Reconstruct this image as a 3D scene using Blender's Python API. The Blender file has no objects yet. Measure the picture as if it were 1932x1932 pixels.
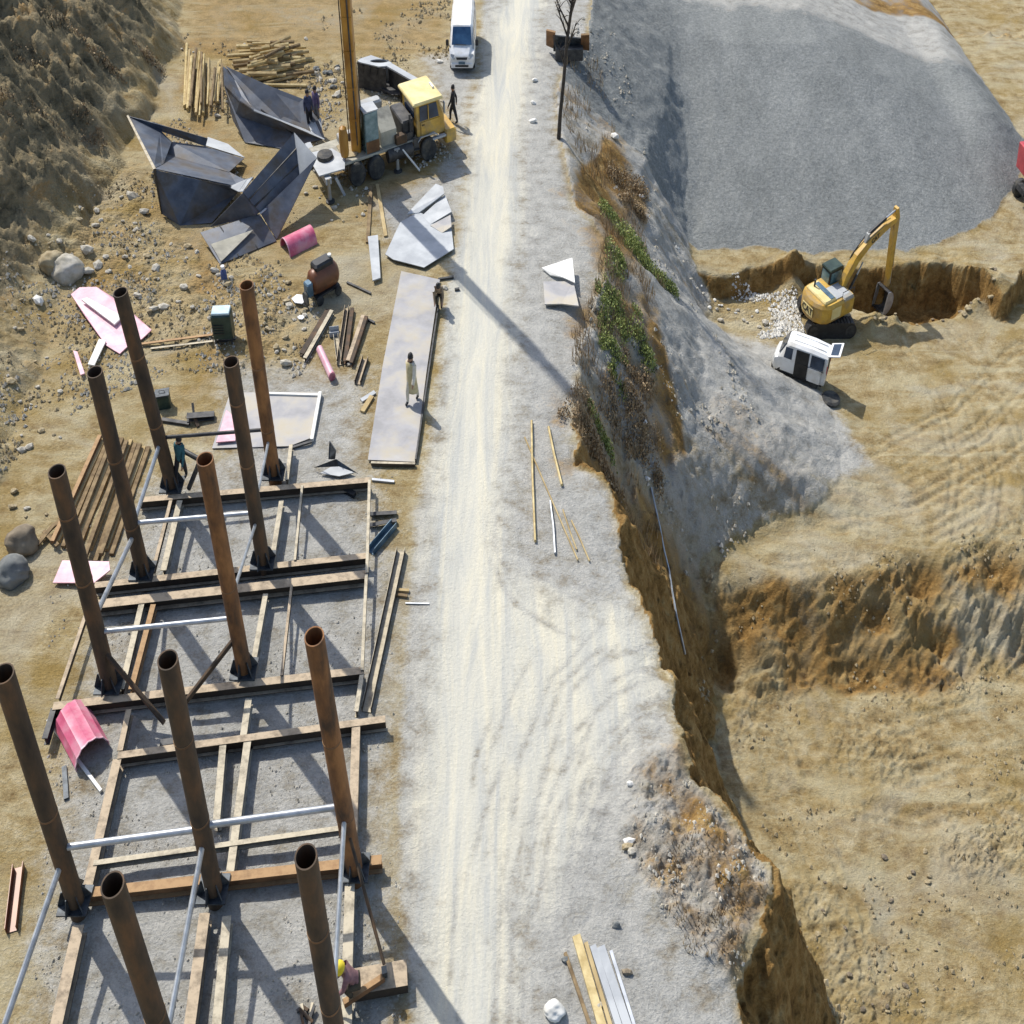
import bpy, bmesh, math, random
import numpy as np
from mathutils import Vector, Matrix

# ------------------------------------------------------------------ camera, sky, sun, exposure
SC = bpy.context.scene
COL = SC.collection
F, TH, H = 2600.0, math.radians(41.0), 27.0          # focal length in 1932-px units, pitch, height
cam = bpy.data.cameras.new('camera')
cam.sensor_width = 36.0
cam.lens = 36.0 * F / 1932.0
cam.clip_start, cam.clip_end = 0.5, 1500.0
camo = bpy.data.objects.new('camera', cam)
COL.objects.link(camo)
camo.location = (0, 0, H)
camo.rotation_euler = (math.radians(90) - TH, 0, 0)
SC.camera = camo

SUN_EL = math.radians(51.0)
SUN_AZ = (-0.57, 0.82)                                  # horizontal direction towards the sun
world = bpy.data.worlds.new('World'); SC.world = world; world.use_nodes = True
wn = world.node_tree.nodes; wl = world.node_tree.links
sky = wn.new('ShaderNodeTexSky'); sky.sky_type = 'NISHITA'; sky.sun_disc = False
sky.sun_elevation = SUN_EL
sky.sun_rotation = math.atan2(SUN_AZ[0], SUN_AZ[1])
sky.air_density = 1.0; sky.dust_density = 1.6
wl.new(sky.outputs[0], wn['Background'].inputs[0]); wn['Background'].inputs[1].default_value = 0.15
sl = bpy.data.lights.new('sun', 'SUN'); sl.energy = 3.9; sl.angle = math.radians(0.6); sl.color = (1.0, 0.965, 0.90)
so = bpy.data.objects.new('sun', sl); COL.objects.link(so); so.location = (-30, 60, 60)
_h = math.hypot(*SUN_AZ)
so.rotation_euler = Vector((-SUN_AZ[0] / _h * math.cos(SUN_EL), -SUN_AZ[1] / _h * math.cos(SUN_EL), -math.sin(SUN_EL))).to_track_quat('-Z', 'Y').to_euler()
SC.view_settings.view_transform = 'Standard'; SC.view_settings.look = 'None'
SC.view_settings.exposure = 0.25; SC.view_settings.gamma = 1.0; SC.view_settings.use_curve_mapping = False
SC.render.engine = 'CYCLES'
SC.cycles.max_bounces = 5; SC.cycles.use_denoising = True

# ------------------------------------------------------------------ helpers: measuring
SQ = 0.69        # the place is as narrow across as the photograph shows it: x is laid out in metres, then drawn in
CT, ST = math.cos(TH), math.sin(TH)
def G(px, py, z=0.0):
    """measured point of the 1932-px picture at height z -> metres"""
    u = (np.asarray(px, float) - 966) / F; v = (np.asarray(py, float) - 966) / F
    t = (z - H) / (-ST - v * CT)
    X, Y = u * t / SQ, (CT - v * ST) * t
    if np.ndim(X) == 0: return Vector((float(X), float(Y), float(z)))
    return X, Y
rnd = random.Random(7)
ORD = ['leftmost', 'second', 'third', 'fourth', 'fifth', 'sixth', 'seventh', 'eighth', 'ninth', 'tenth', 'eleventh', 'twelfth', 'thirteenth', 'fourteenth', 'fifteenth', 'sixteenth']
def sstep(a, b, x):
    t = np.clip((x - a) / (b - a), 0, 1); return t * t * (3 - 2 * t)
def _hash(ix, iy, seed):
    n = (ix.astype(np.int64) * 374761393 + iy.astype(np.int64) * 668265263 + seed * 974711) & 0x7fffffff
    n = ((n ^ (n >> 13)) * 1274126177) & 0x7fffffff
    return ((n ^ (n >> 16)) & 0xffff) / 65535.0
def vnoise(x, y, seed=0):
    ix, iy = np.floor(x), np.floor(y); fx, fy = x - ix, y - iy
    fx = fx * fx * (3 - 2 * fx); fy = fy * fy * (3 - 2 * fy)
    a, b = _hash(ix, iy, seed), _hash(ix + 1, iy, seed); c, d = _hash(ix, iy + 1, seed), _hash(ix + 1, iy + 1, seed)
    return (a + (b - a) * fx) * (1 - fy) + (c + (d - c) * fx) * fy
def fbm(x, y, oct=4, seed=0, gain=0.5):
    s = np.zeros_like(x); a = 1.0; t = 0.0
    for k in range(oct):
        s += a * (vnoise(x, y, seed + k) - 0.5); t += a; a *= gain; x = x * 2.03 + 11.7; y = y * 2.03 + 5.3
    return s / t * 2
def poly_t(pts, z=0.0):
    return [tuple(G(a[0], a[1], a[2] if len(a) > 2 else z))[:2] for a in pts]
def pdist(x, y, pts):
    """distance to a polyline and length along it"""
    best = np.full(x.shape, 1e9); bt = np.zeros(x.shape); cum = 0.0
    for (ax, ay), (bx, by) in zip(pts[:-1], pts[1:]):
        dx, dy = bx - ax, by - ay; L2 = dx * dx + dy * dy; L = math.sqrt(L2)
        t = np.clip(((x - ax) * dx + (y - ay) * dy) / L2, 0, 1)
        d = np.hypot(x - ax - t * dx, y - ay - t * dy)
        m = d < best; best = np.where(m, d, best); bt = np.where(m, cum + t * L, bt); cum += L
    return best, bt
def inpoly(x, y, pts):
    ins = np.zeros(x.shape, bool); n = len(pts)
    for i in range(n):
        (ax, ay), (bx, by) = pts[i], pts[(i + 1) % n]
        if ay == by: continue
        c = ((ay > y) != (by > y)) & (x < (bx - ax) * (y - ay) / (by - ay) + ax); ins ^= c
    return ins
def sdf(x, y, pts):
    d, _ = pdist(x, y, list(pts) + [pts[0]]); return np.where(inpoly(x, y, pts), d, -d)
def soft(x, y, pts, w):
    return sstep(-w, w, sdf(x, y, pts))

# ------------------------------------------------------------------ terrain
EDGE = poly_t([(1128, -160), (1118, 0), (1110, 70), (1072, 112), (1050, 170), (1052, 235), (1064, 280), (1076, 340), (1086, 390), (1116, 412), (1142, 446), (1140, 520), (1112, 600),
               (1094, 660), (1086, 730), (1078, 800), (1090, 870), (1148, 905), (1166, 958), (1171, 1008), (1186, 1066), (1191, 1106), (1221, 1173), (1241, 1216), (1238, 1236), (1258, 1266),
               (1278, 1298), (1272, 1325), (1278, 1366), (1291, 1416), (1300, 1452), (1333, 1484), (1388, 1555), (1418, 1585), (1447, 1625), (1462, 1680), (1440, 1745), (1408, 1800),
               (1394, 1850), (1412, 1932), (1440, 2120), (1480, 2500)])
PLATEAU = EDGE + [(-120, EDGE[-1][1] - 20), (-120, 220), (EDGE[0][0], 220)]
TOE = poly_t([(330, -200), (335, 0), (338, 110), (300, 190), (250, 262), (212, 345), (185, 410), (135, 490), (95, 600), (60, 740), (10, 900), (-80, 1060), (-260, 1500)])
HILL = TOE + [(-140, TOE[-1][1]), (-140, 260), (TOE[0][0], 260)]
PILE = [(13.2, 58.4), (20, 58.2), (27, 58.3), (33.0, 60.0), (37, 64.0), (40.2, 69.0), (39.8, 80), (39.2, 93), (38, 140), (-5, 140), (-5, 66)]
LEDGE = poly_t([(1240, 500), (1290, 528), (1340, 524), (1420, 512), (1500, 508), (1620, 506), (1760, 504), (1800, 503), (1850, 520), (1890, 555), (1960, 500), (2400, 480), (2800, 200), (2800, -500), (1240, -500)], -7.0)
TRENCH = poly_t([(1470, 520), (1620, 512), (1760, 510), (1815, 512), (1850, 540), (1862, 575), (1800, 594), (1720, 602), (1660, 600), (1630, 580), (1590, 570), (1530, 560)], -8.0)
BENCH_TOP = poly_t([(1290, 1010), (1340, 1060), (1420, 1078), (1520, 1085), (1640, 1080), (1760, 1062), (1850, 1055), (1960, 1050), (2400, 1030), (2600, 700), (2600, 100), (1200, 100), (1200, 700)], -8.0)
ROAD_L = [(925, -160), (905, 0), (900, 140), (880, 210), (876, 310), (866, 420), (840, 540), (822, 700), (800, 860), (778, 960), (765, 1100), (748, 1300), (738, 1500), (742, 1700), (760, 1932), (770, 2300)]
ROAD_P = poly_t(ROAD_L) + [p for p in EDGE[::-1]]
M_CREAM = poly_t([(1010, -150), (985, 0), (958, 110), (938, 220), (930, 330), (918, 450), (905, 600), (893, 800), (880, 1000), (888, 1200), (880, 1400), (878, 1600), (890, 1800), (880, 2100)])
FAN = poly_t([(900, 1040), (990, 1085), (1100, 1135), (1190, 1122), (1240, 1225), (1272, 1300), (1200, 1400), (1110, 1560), (1050, 1700), (940, 1800), (850, 1500), (860, 1200)])
VERGE = poly_t([(985, 40), (1110, 60), (1050, 150), (1052, 260), (1082, 390), (1138, 446), (1120, 590), (1080, 760), (1080, 880), (1170, 1000), (1186, 1090), (1010, 1062), (985, 900), (972, 600), (978, 300)])
NEARGREY = poly_t([(1010, 1480), (1190, 1380), (1270, 1330), (1240, 1480), (1190, 1640), (1300, 1820), (1400, 1932), (1420, 2300), (960, 2300), (980, 1700)])
NEARBROWN = poly_t([(1195, 1450), (1282, 1400), (1310, 1460), (1420, 1590), (1462, 1680), (1440, 1745), (1408, 1800), (1385, 1850), (1350, 1830), (1290, 1780), (1230, 1700), (1185, 1610), (1178, 1520)])
YARDGREY = poly_t([(420, 690), (690, 700), (700, 900), (765, 1100), (745, 1350), (735, 1600), (760, 1932), (770, 2300), (90, 2300), (60, 1800), (110, 1480), (190, 1150), (260, 930), (430, 850)])
CRANEGREY = poly_t([(790, 105), (905, 90), (885, 220), (872, 420), (830, 440), (740, 470), (700, 380), (820, 330), (870, 260)])
TONGUE = poly_t([(1190, 540), (1280, 570), (1400, 620), (1475, 640), (1560, 740), (1650, 862), (1560, 905), (1470, 895), (1400, 880), (1340, 960), (1280, 940), (1200, 800)], -7.5)
TOPTAN = poly_t([(335, -80), (860, -80), (850, 90), (740, 120), (600, 100), (350, 90)])
RUTS = [poly_t(p) for p in ([(1000, 1010), (1030, 1075), (1090, 1110), (1185, 1112)], [(985, 1700), (1015, 1560), (1080, 1420), (1170, 1330), (1262, 1285)], [(1090, 1720), (1110, 1560), (1160, 1440), (1225, 1370)], [(960, 1932), (970, 1700), (1000, 1450), (1060, 1290), (1160, 1190), (1235, 1180)])]
PITRUTS = [poly_t(p, z_) for p, z_ in (([(1470, 1000), (1600, 985), (1740, 1015), (1900, 930)], -8), ([(1560, 930), (1700, 900), (1850, 820), (1960, 700)], -8), ([(1340, 1340), (1500, 1420), (1700, 1460), (1932, 1400)], -10.2), ([(1420, 1420), (1480, 1560), (1540, 1760), (1560, 1932)], -10.2), ([(1760, 640), (1840, 760), (1880, 900), (1860, 1040)], -8))]
YARDFAR = poly_t([(335, 80), (620, 110), (860, 320), (700, 470), (660, 700), (420, 720), (330, 800), (180, 700), (60, 760), (-40, 700), (60, 520), (200, 360)])
CUT1 = poly_t([(40, 500), (130, 560), (110, 760), (0, 780), (-60, 560)])
RUBBLE = poly_t([(120, 400), (240, 300), (330, 440), (420, 520), (520, 500), (560, 560), (520, 700), (400, 690), (330, 620), (200, 560), (90, 520)])
WHITERUB = poly_t([(1262, 548), (1500, 560), (1520, 640), (1440, 640), (1340, 600)], -8.0)

def terrain(x, y, full=False):
    x = np.asarray(x, float); y = np.asarray(y, float)
    wob = fbm(x * 0.55, y * 0.55, 3, 3)
    d, t = pdist(x, y, EDGE)
    sd_ = np.where(inpoly(x, y, PLATEAU), d, -d) + sstep(50, 40, y) * (0.30 * fbm(x * 1.1, y * 1.1, 3, 101) + 0.16 * fbm(x * 3.5, y * 3.5, 3, 103)) + 0.06 * fbm(x * 3, y * 3, 2, 105)
    ins = sd_ > 0; d = np.abs(sd_)
    cliff = 1 - sstep(30.5, 41.5, y)                     # 1 where the bank is cut steep
    fine = fbm(x * 1.3, y * 1.3, 4, 21)
    # ---- pit floor
    zb = sdf(x, y, BENCH_TOP) + 1.5 * fbm(x * 0.16, y * 0.2, 2, 111) + 0.5 * fbm(x * 0.7, y * 0.7, 3, 112)
    bench = sstep(0.15, -3.6, zb + 0.5 * wob)
    floor = -8.0 - 2.2 * bench + 0.12 * fbm(x * 0.3, y * 0.3, 3, 9) + 0.05 * fine
    benchface = sstep(0.5, -0.4, zb) * sstep(-4.3, -3.3, zb)
    rip = (1 - 2 * np.abs(np.sin((np.hypot((x - 9.5) * 0.75, y - 44.0) + 0.25 * wob + 0.08 * fine) * math.pi / 0.42)) ** 0.6) * (0.5 + 0.5 * vnoise(x * 0.6, y * 0.6, 44))
    dirt = sstep(-0.1, 0.45, fbm(x * 0.22, y * 0.3, 3, 87)) * sstep(44, 34, y)
    ridged = 1 - np.abs(fbm(x * 2.1, y * 2.1, 4, 88, 0.6)) * 2
    floor = floor + dirt * (0.17 * ridged + 0.05 * fbm(x * 4.5, y * 4.5, 2, 89))
    floor = floor + benchface * (0.055 * rip + 0.25 * wob + 0.20 * fine + 0.10 * fbm(x * 4, y * 4, 3, 119, 0.65))
    for R_ in PITRUTS:
        rd, rt = pdist(x, y, R_)
        for o_ in (0.0, 0.5, 1.7, 2.2): floor = floor - 0.13 * np.exp(-((rd - o_ + 0.2 * wob) / 0.17) ** 2) * (0.2 + 0.8 * vnoise(rt * 0.5, rd * 0 + o_, 6)) * (0.75 + 0.25 * np.sin(rt * 2 * math.pi / 0.5))
    for hx, hy, hz, hr in DUG: floor = floor - hz * np.exp(-(((x - hx) / 1.7) ** 2 + (y - hy) ** 2) / hr ** 2) * (1 + 0.7 * fine + 0.5 * wob)
    zl = sdf(x, y, LEDGE) + 0.6 * wob + 0.35 * fine
    led = sstep(-0.55, 0.1, zl)
    floor = floor + 1.1 * led
    tr = sstep(-0.35, 0.9, sdf(x, y, TRENCH) + 0.3 * wob)
    floor = floor - 1.15 * tr * (1 - led) + 0.12 * tr * fine
    # heaps by the trench
    for hx, hy, hz, hr in SPOIL: floor = floor + hz * np.exp(-((x - hx) ** 2 + (y - hy) ** 2) / hr ** 2) * (1 + 0.6 * fine)
    sp = sdf(x, y, PILE) + 0.22 * wob
    ptop = -3.1 + 2.4 * sstep(17, 4, x)
    kp = (ptop + 6.8) / 15.5 + 0.36 * sstep(34, 38.5, x)
    pile = -6.8 + np.clip(sp, -0.4, 60) * kp + 0.04 * fine
    pile = np.minimum(pile, ptop + 0.06 * fine)
    floor0 = floor
    floor = np.maximum(floor, np.where(sp > -0.4, pile, -99))
    # ---- bank
    dn = d + 0.45 * wob + 0.18 * fine * cliff
    dn = np.maximum(dn, 0)
    steep = -dn * (2.0 + 0.5 * fbm(t * 0.25, d * 0, 2, 31))
    sk = 0.78 - 0.28 * sstep(48, 60, y)
    scree = np.where(dn < 5.9, -sk * dn, -sk * 5.9 - (0.40 + 0.65 * sstep(47, 54, y)) * (dn - 5.9))
    bank = steep * cliff + scree * (1 - cliff)
    ridge = fbm(t * 0.9, d * 0.13, 4, 51)
    bank = bank + ridge * np.clip(d, 0, 1.5) / 1.5 * (0.30 + 0.25 * cliff) + 0.1 * fine * np.clip(d, 0, 1)
    zout = np.maximum(floor, bank) + 0.18 * np.exp(-((floor - bank) / 0.5) ** 2)
    # ---- plateau
    road = sdf(x, y, ROAD_P)
    plat = 0.05 * fbm(x * 0.35, y * 0.35, 3, 13) + 0.03 * fine * sstep(1.5, -1.5, road)
    plat = plat + 0.02 * fbm(x * 2.2, y * 0.4, 3, 17) * sstep(-0.5, 0.8, road)
    nb = soft(x, y, NEARBROWN, 0.7)
    plat = plat + nb * (0.30 + 0.42 * fbm(x * 1.2, y * 1.2, 5, 23, 0.65))
    plat = plat - 0.25 * np.exp(-d / 0.5) * (0.5 + wob) * sstep(0, 1, 1.0)
    rut = np.zeros_like(x)
    for R_ in RUTS:
        rd, rt = pdist(x, y, R_)
        for o_ in (0.0, 0.42, 1.5, 1.92):
            rut = np.maximum(rut, np.exp(-((rd - o_ + 0.12 * wob) / 0.13) ** 2) * sstep(0.25, 0.75, vnoise(rt * 0.45, rd * 0 + o_ * 3, 5)))
    rut = rut * sstep(0, 0.5, np.where(ins, d, 0) + 0.3)
    plat = plat - 0.020 * rut
    rub = soft(x, y, RUBBLE, 1.2)
    plat = plat + rub * (0.26 * fbm(x * 1.5, y * 1.5, 5, 61, 0.65) + 0.1)
    hd, ht = pdist(x, y, TOE); hin = inpoly(x, y, HILL)
    hs = np.where(hin, hd, -hd) + 0.9 * wob
    hk = 0.30 + 0.48 * sstep(42, 50, y)
    hill = np.clip(hs, 0, 100) * hk
    cap = 6.3 + 0.5 * wob
    hill = np.where(hill > cap, cap + 0.12 * (hill - cap), hill)
    hr = fbm(ht * 0.95 + 0.25 * hd, hd * 0.20, 5, 71, 0.6)
    rough = np.clip(hs, 0, 3) / 3
    hillm = rough
    hill = hill + rough * (0.75 * hr * sstep(40, 50, y) + 0.34 * fbm(x * 1.0, y * 1.0, 5, 77, 0.65) + 0.42 * (1 - 2 * np.abs(fbm(ht * 1.5, hd * 0.7 + ht * 0.4, 5, 79, 0.68))))
    plat = plat + hill
    # shallow cut scars on the lower left slope
    z = np.where(ins, plat, zout)
    if not full: return z
    m = {}
    inf = ins.astype(float)
    lane, _ = pdist(x, y, M_CREAM)
    cream = np.maximum(np.exp(-(lane / (1.9 + 0.6 * wob)) ** 2), 0.85 * soft(x, y, FAN, 1.6))
    cream = cream * (1 - 0.45 * rut)
    m['cream'] = cream * inf
    grey = np.zeros_like(x)
    for P, w, a in ((VERGE, 1.0, 0.9), (NEARGREY, 1.2, 0.9), (YARDGREY, 2.2, 0.78), (CRANEGREY, 1.2, 0.8)):
        grey = np.maximum(grey, a * soft(x, y, P, w))
    grey = np.maximum(grey, 0.75 * sstep(-0.3, 0.6, road))
    grey = grey * inf
    out = 1 - inf
    isp = out * sstep(0.0, 0.12, floor - floor0)         # gravel pile
    onbank = out * sstep(0.15, 0.5, zout - floor)
    grey = np.maximum(grey, isp)
    grey = np.maximum(grey, onbank * (1 - cliff) * (0.70 + 0.35 * ridge))
    grey = np.maximum(grey, out * 0.95 * soft(x, y, TONGUE, 1.0) * (1 - isp))
    m['grey'] = np.clip(grey, 0, 1)
    m['pile'] = isp * sstep(84.0, 79.0, y + 1.5 * wob + 0.12 * x)
    brown = out * np.maximum(np.maximum(onbank * cliff, benchface * (0.58 + 0.9 * fbm(x * 0.45, y * 0.45, 3, 117))), np.maximum(tr * (1 - led), 0.9 * sstep(-0.9, -0.3, zl) * sstep(0.25, -0.1, zl) * (1 - onbank) * (1 - isp)))
    for hx, hy, hz, hr in DUG: brown = np.maximum(brown, out * 0.95 * np.exp(-(((x - hx) / 1.7) ** 2 + (y - hy) ** 2) / (hr * 1.1) ** 2))
    brown = np.maximum(brown, nb * (0.50 + 0.5 * fine) * inf)
    brown = np.maximum(brown, out * (1 - cliff) * onbank * 0.45 * sstep(0.0, 0.5, fbm(t * 1.4, d * 0.12, 4, 91)) * sstep(75, 58, y))
    brown = np.maximum(brown, inf * 0.55 * sstep(2.4, 0.2, d) * sstep(28, 34, y) * sstep(0.0, 0.5, wob + 0.2) * sstep(60, 52, y))
    brown = np.maximum(brown, inf * (0.42 * soft(x, y, TOPTAN, 1.5) + 0.30 * soft(x, y, YARDFAR, 2.0) * (1 + 1.2 * wob)) * sstep(0.4, -0.8, road))
    m['brown'] = np.clip(brown, 0, 1)
    m['rock'] = np.clip(hillm * sstep(36, 43, y), 0, 1) * inf * (1 - 0.9 * sstep(cap - 0.6, cap + 0.2, hill))
    m['pebble'] = np.clip(np.maximum(rub, soft(x, y, WHITERUB, 0.8)), 0, 1)
    reg = np.where(ins, np.where(road > 0, 1, 0), 4)
    reg = np.where(ins & (hs > 0.8), 2, reg)
    reg = np.where((~ins) & (onbank > 0.5), 3, reg)
    reg = np.where((~ins) & (isp > 0.5) & (onbank <= 0.5), 5, reg)
    m['reg'] = reg
    return z, m
def _sp(px, py, hz, hr):
    g = G(px, py, -8); return (g.x, g.y, hz, hr)
SPOIL = [_sp(1655, 615, 0.55, 0.8), _sp(1630, 622, 0.5, 0.7), _sp(1690, 618, 0.4, 0.8), _sp(1835, 578, 0.6, 0.9), _sp(1868, 565, 0.35, 0.8), _sp(1500, 545, 0.7, 0.9), _sp(1475, 548, 0.4, 0.8), _sp(1830, 560, 0.9, 0.5)]
DUG = [_sp(1745, 1078, 0.7, 0.8), _sp(1890, 1068, 0.8, 0.9), _sp(1420, 1130, 0.7, 0.9), _sp(1500, 1150, 0.5, 0.8), _sp(1660, 1130, 0.35, 0.7), _sp(1800, 1150, 0.35, 0.6), _sp(1360, 1180, 0.6, 0.8)]
def gz(x, y):
    return float(terrain(np.array([x]), np.array([y]))[0])
def GT(px, py, lift=0.0):
    """first point of the ground under a measured picture point"""
    zs = np.linspace(9, -12, 360)
    u = (px - 966) / F; v = (py - 966) / F
    t = (zs - H) / (-ST - v * CT); X, Y = u * t / SQ, (CT - v * ST) * t
    h = terrain(X, Y); k = np.argmax(h >= zs)
    return Vector((X[k], Y[k], h[k] + lift))

# ------------------------------------------------------------------ materials
def nodes_of(name):
    m = bpy.data.materials.new(name); m.use_nodes = True
    nt = m.node_tree; b = nt.nodes['Principled BSDF']; return m, nt, b
def ramp(nt, fac, stops):
    r = nt.nodes.new('ShaderNodeValToRGB'); e = r.color_ramp.elements
    while len(e) < len(stops): e.new(0.5)
    for el, (p, c) in zip(e, stops): el.position = p; el.color = (*c, 1) if len(c) == 3 else c
    nt.links.new(fac, r.inputs[0]); return r.outputs[0]
def noise(nt, vec, scale, detail=4, rough=0.55, dist=0.0):
    n = nt.nodes.new('ShaderNodeTexNoise'); n.inputs['Scale'].default_value = scale
    n.inputs['Detail'].default_value = detail; n.inputs['Roughness'].default_value = rough; n.inputs['Distortion'].default_value = dist
    nt.links.new(vec, n.inputs['Vector']); return n.outputs['Fac']
def mixc(nt, fac, a, b, mode='MIX'):
    n = nt.nodes.new('ShaderNodeMix'); n.data_type = 'RGBA'; n.blend_type = mode
    for sck, val in ((n.inputs[0], fac), (n.inputs[6], a), (n.inputs[7], b)):
        if isinstance(val, (tuple, list)): sck.default_value = (*val, 1)
        elif isinstance(val, (int, float)): sck.default_value = val
        else: nt.links.new(val, sck)
    return n.outputs[2]
def mth(nt, op, a, b=None, clamp=False):
    n = nt.nodes.new('ShaderNodeMath'); n.operation = op; n.use_clamp = clamp
    for k, v in enumerate((a, b)):
        if v is None: continue
        if isinstance(v, (int, float)): n.inputs[k].default_value = v
        else: nt.links.new(v, n.inputs[k])
    return n.outputs[0]
def mapping(nt, vec, scale=(1, 1, 1), rot=(0, 0, 0)):
    n = nt.nodes.new('ShaderNodeMapping'); n.inputs['Scale'].default_value = scale; n.inputs['Rotation'].default_value = rot
    nt.links.new(vec, n.inputs['Vector']); return n.outputs[0]
def bump(nt, b, h, strength, dist=0.05):
    n = nt.nodes.new('ShaderNodeBump'); n.inputs['Strength'].default_value = strength; n.inputs['Distance'].default_value = dist
    nt.links.new(h, n.inputs['Height']); nt.links.new(n.outputs[0], b.inputs['Normal'])
def pm(name, c1, c2, scale=3.0, rough=0.7, metal=0.0, bmp=0.15, c3=None, stretch=(1, 1, 1), lo=0.38, hi=0.62, dirt=None, dust=None):
    m, nt, b = nodes_of(name)
    tc = nt.nodes.new('ShaderNodeTexCoord'); vec = mapping(nt, tc.outputs['Object'], stretch)
    n1 = noise(nt, vec, scale, 6, 0.62)
    stops = [(lo, c1), (hi, c2)] if c3 is None else [(lo, c1), ((lo + hi) / 2, c2), (hi, c3)]
    col = ramp(nt, n1, stops)
    if dirt:
        n2 = noise(nt, vec, scale * 0.5 + 0.4, 5, 0.65); col = mixc(nt, ramp(nt, n2, [(0.45, (0, 0, 0)), (0.65, (1, 1, 1))]), col, dirt)
    if dust:                                            # dust and sand lie on upward faces
        ge = nt.nodes.new('ShaderNodeNewGeometry'); sx = nt.nodes.new('ShaderNodeSeparateXYZ'); nt.links.new(ge.outputs['True Normal'], sx.inputs[0])
        up = mth(nt, 'GREATER_THAN', sx.outputs[2], 0.6); n3 = noise(nt, vec, scale * 2.2, 5, 0.7)
        col = mixc(nt, mth(nt, 'MULTIPLY', up, ramp(nt, n3, [(0.30, (0.35, 0.35, 0.35)), (0.55, (1, 1, 1))])), col, dust)
    nt.links.new(col, b.inputs['Base Color']); b.inputs['Roughness'].default_value = rough; b.inputs['Metallic'].default_value = metal
    if bmp: bump(nt, b, noise(nt, vec, scale * 9, 4), bmp, 0.01)
    return m
MT = {}
def ground_material():
    m, nt, b = nodes_of('ground_earth')
    geo = nt.nodes.new('ShaderNodeNewGeometry'); P = geo.outputs['Position']
    def attr(n):
        a = nt.nodes.new('ShaderNodeAttribute'); a.attribute_name = n; s = nt.nodes.new('ShaderNodeSeparateColor'); nt.links.new(a.outputs['Color'], s.inputs[0]); return s.outputs
    A, B = attr('zone_a'), attr('zone_b')
    n_big = noise(nt, P, 0.35, 5, 0.6); n_mid = noise(nt, P, 1.6, 6, 0.65); n_fine = noise(nt, P, 9.0, 5, 0.7); n_grain = noise(nt, P, 17.0, 5, 0.85)
    trk = noise(nt, mapping(nt, P, (1.7, 0.11, 0.5), (0, 0, 0.03)), 1.0, 6, 0.68, 1.0)        # ruts along the road
    trk2 = noise(nt, mapping(nt, P, (0.22, 0.85, 0.3), (0, 0, -0.65)), 1.0, 6, 0.62, 1.2)     # tracks in the pit
    n_pick = mth(nt, 'ADD', mth(nt, 'MULTIPLY', n_mid, 0.7), mth(nt, 'MULTIPLY', n_fine, 0.3))
    tan = ramp(nt, n_pick, [(0.34, (0.185, 0.122, 0.050)), (0.49, (0.325, 0.248, 0.122)), (0.64, (0.46, 0.385, 0.235))])
    pale = ramp(nt, trk2, [(0.47, (0, 0, 0)), (0.64, (1, 1, 1))])
    tan = mixc(nt, mth(nt, 'MULTIPLY', pale, 0.60), tan, (0.47, 0.415, 0.265))
    deep = ramp(nt, n_big, [(0.50, (0, 0, 0)), (0.68, (1, 1, 1))])
    tan = mixc(nt, mth(nt, 'MULTIPLY', deep, 0.72), tan, (0.27, 0.185, 0.055))
    dusty = ramp(nt, noise(nt, P, 0.22, 5, 0.62, 0.8), [(0.50, (0, 0, 0)), (0.66, (1, 1, 1))])
    tan = mixc(nt, mth(nt, 'MULTIPLY', dusty, 0.55), tan, (0.42, 0.39, 0.305))
    gry = ramp(nt, n_pick, [(0.34, (0.26, 0.25, 0.22)), (0.50, (0.39, 0.38, 0.345)), (0.66, (0.49, 0.475, 0.43))])
    crm = ramp(nt, trk, [(0.34, (0.43, 0.43, 0.395)), (0.49, (0.53, 0.51, 0.43)), (0.66, (0.62, 0.575, 0.445))])
    brn = ramp(nt, n_pick, [(0.36, (0.11, 0.060, 0.018)), (0.51, (0.275, 0.162, 0.052)), (0.66, (0.41, 0.285, 0.12))])
    rck_n = noise(nt, mapping(nt, P, (0.8, 0.35, 1.1), (0.2, 0.3, 0.7)), 1.3, 7, 0.68, 0.4)
    rck = ramp(nt, rck_n, [(0.34, (0.075, 0.066, 0.042)), (0.45, (0.19, 0.158, 0.095)), (0.56, (0.30, 0.24, 0.14)), (0.68, (0.36, 0.22, 0.085))])
    n_grav = noise(nt, P, 5.5, 6, 0.85)
    n_fan = noise(nt, mapping(nt, P, (0.5, 0.16, 0.3), (0, 0, 0.25)), 1.0, 5, 0.6)
    pil = ramp(nt, mth(nt, 'ADD', mth(nt, 'MULTIPLY', n_grav, 0.75), mth(nt, 'MULTIPLY', n_fan, 0.25)), [(0.34, (0.12, 0.127, 0.122)), (0.50, (0.225, 0.235, 0.225)), (0.66, (0.36, 0.365, 0.345))])
    def edge(mask, soften=0.35):   # mask broken up by noise
        s = mth(nt, 'ADD', mask, mth(nt, 'MULTIPLY', mth(nt, 'SUBTRACT', n_pick, 0.5), 1.5))
        r = nt.nodes.new('ShaderNodeMapRange'); r.interpolation_type = 'SMOOTHSTEP'; r.inputs[1].default_value = 0.5 - soften; r.inputs[2].default_value = 0.5 + soften
        nt.links.new(s, r.inputs[0]); return r.outputs[0]
    c = tan
    c = mixc(nt, edge(A[1]), c, gry)
    c = mixc(nt, edge(A[0]), c, crm)
    c = mixc(nt, edge(A[2], 0.3), c, brn)
    c = mixc(nt, edge(B[0], 0.3), c, rck)
    c = mixc(nt, edge(B[1], 0.2), c, pil)
    gr = ramp(nt, n_grain, [(0.28, (0.50, 0.49, 0.47)), (0.50, (1, 1, 1)), (0.72, (1.35, 1.33, 1.27))])
    c = mixc(nt, mth(nt, 'SUBTRACT', 0.6, mth(nt, 'MULTIPLY', A[0], 0.42)), c, mixc(nt, 1.0, c, gr, 'MULTIPLY'))
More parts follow.
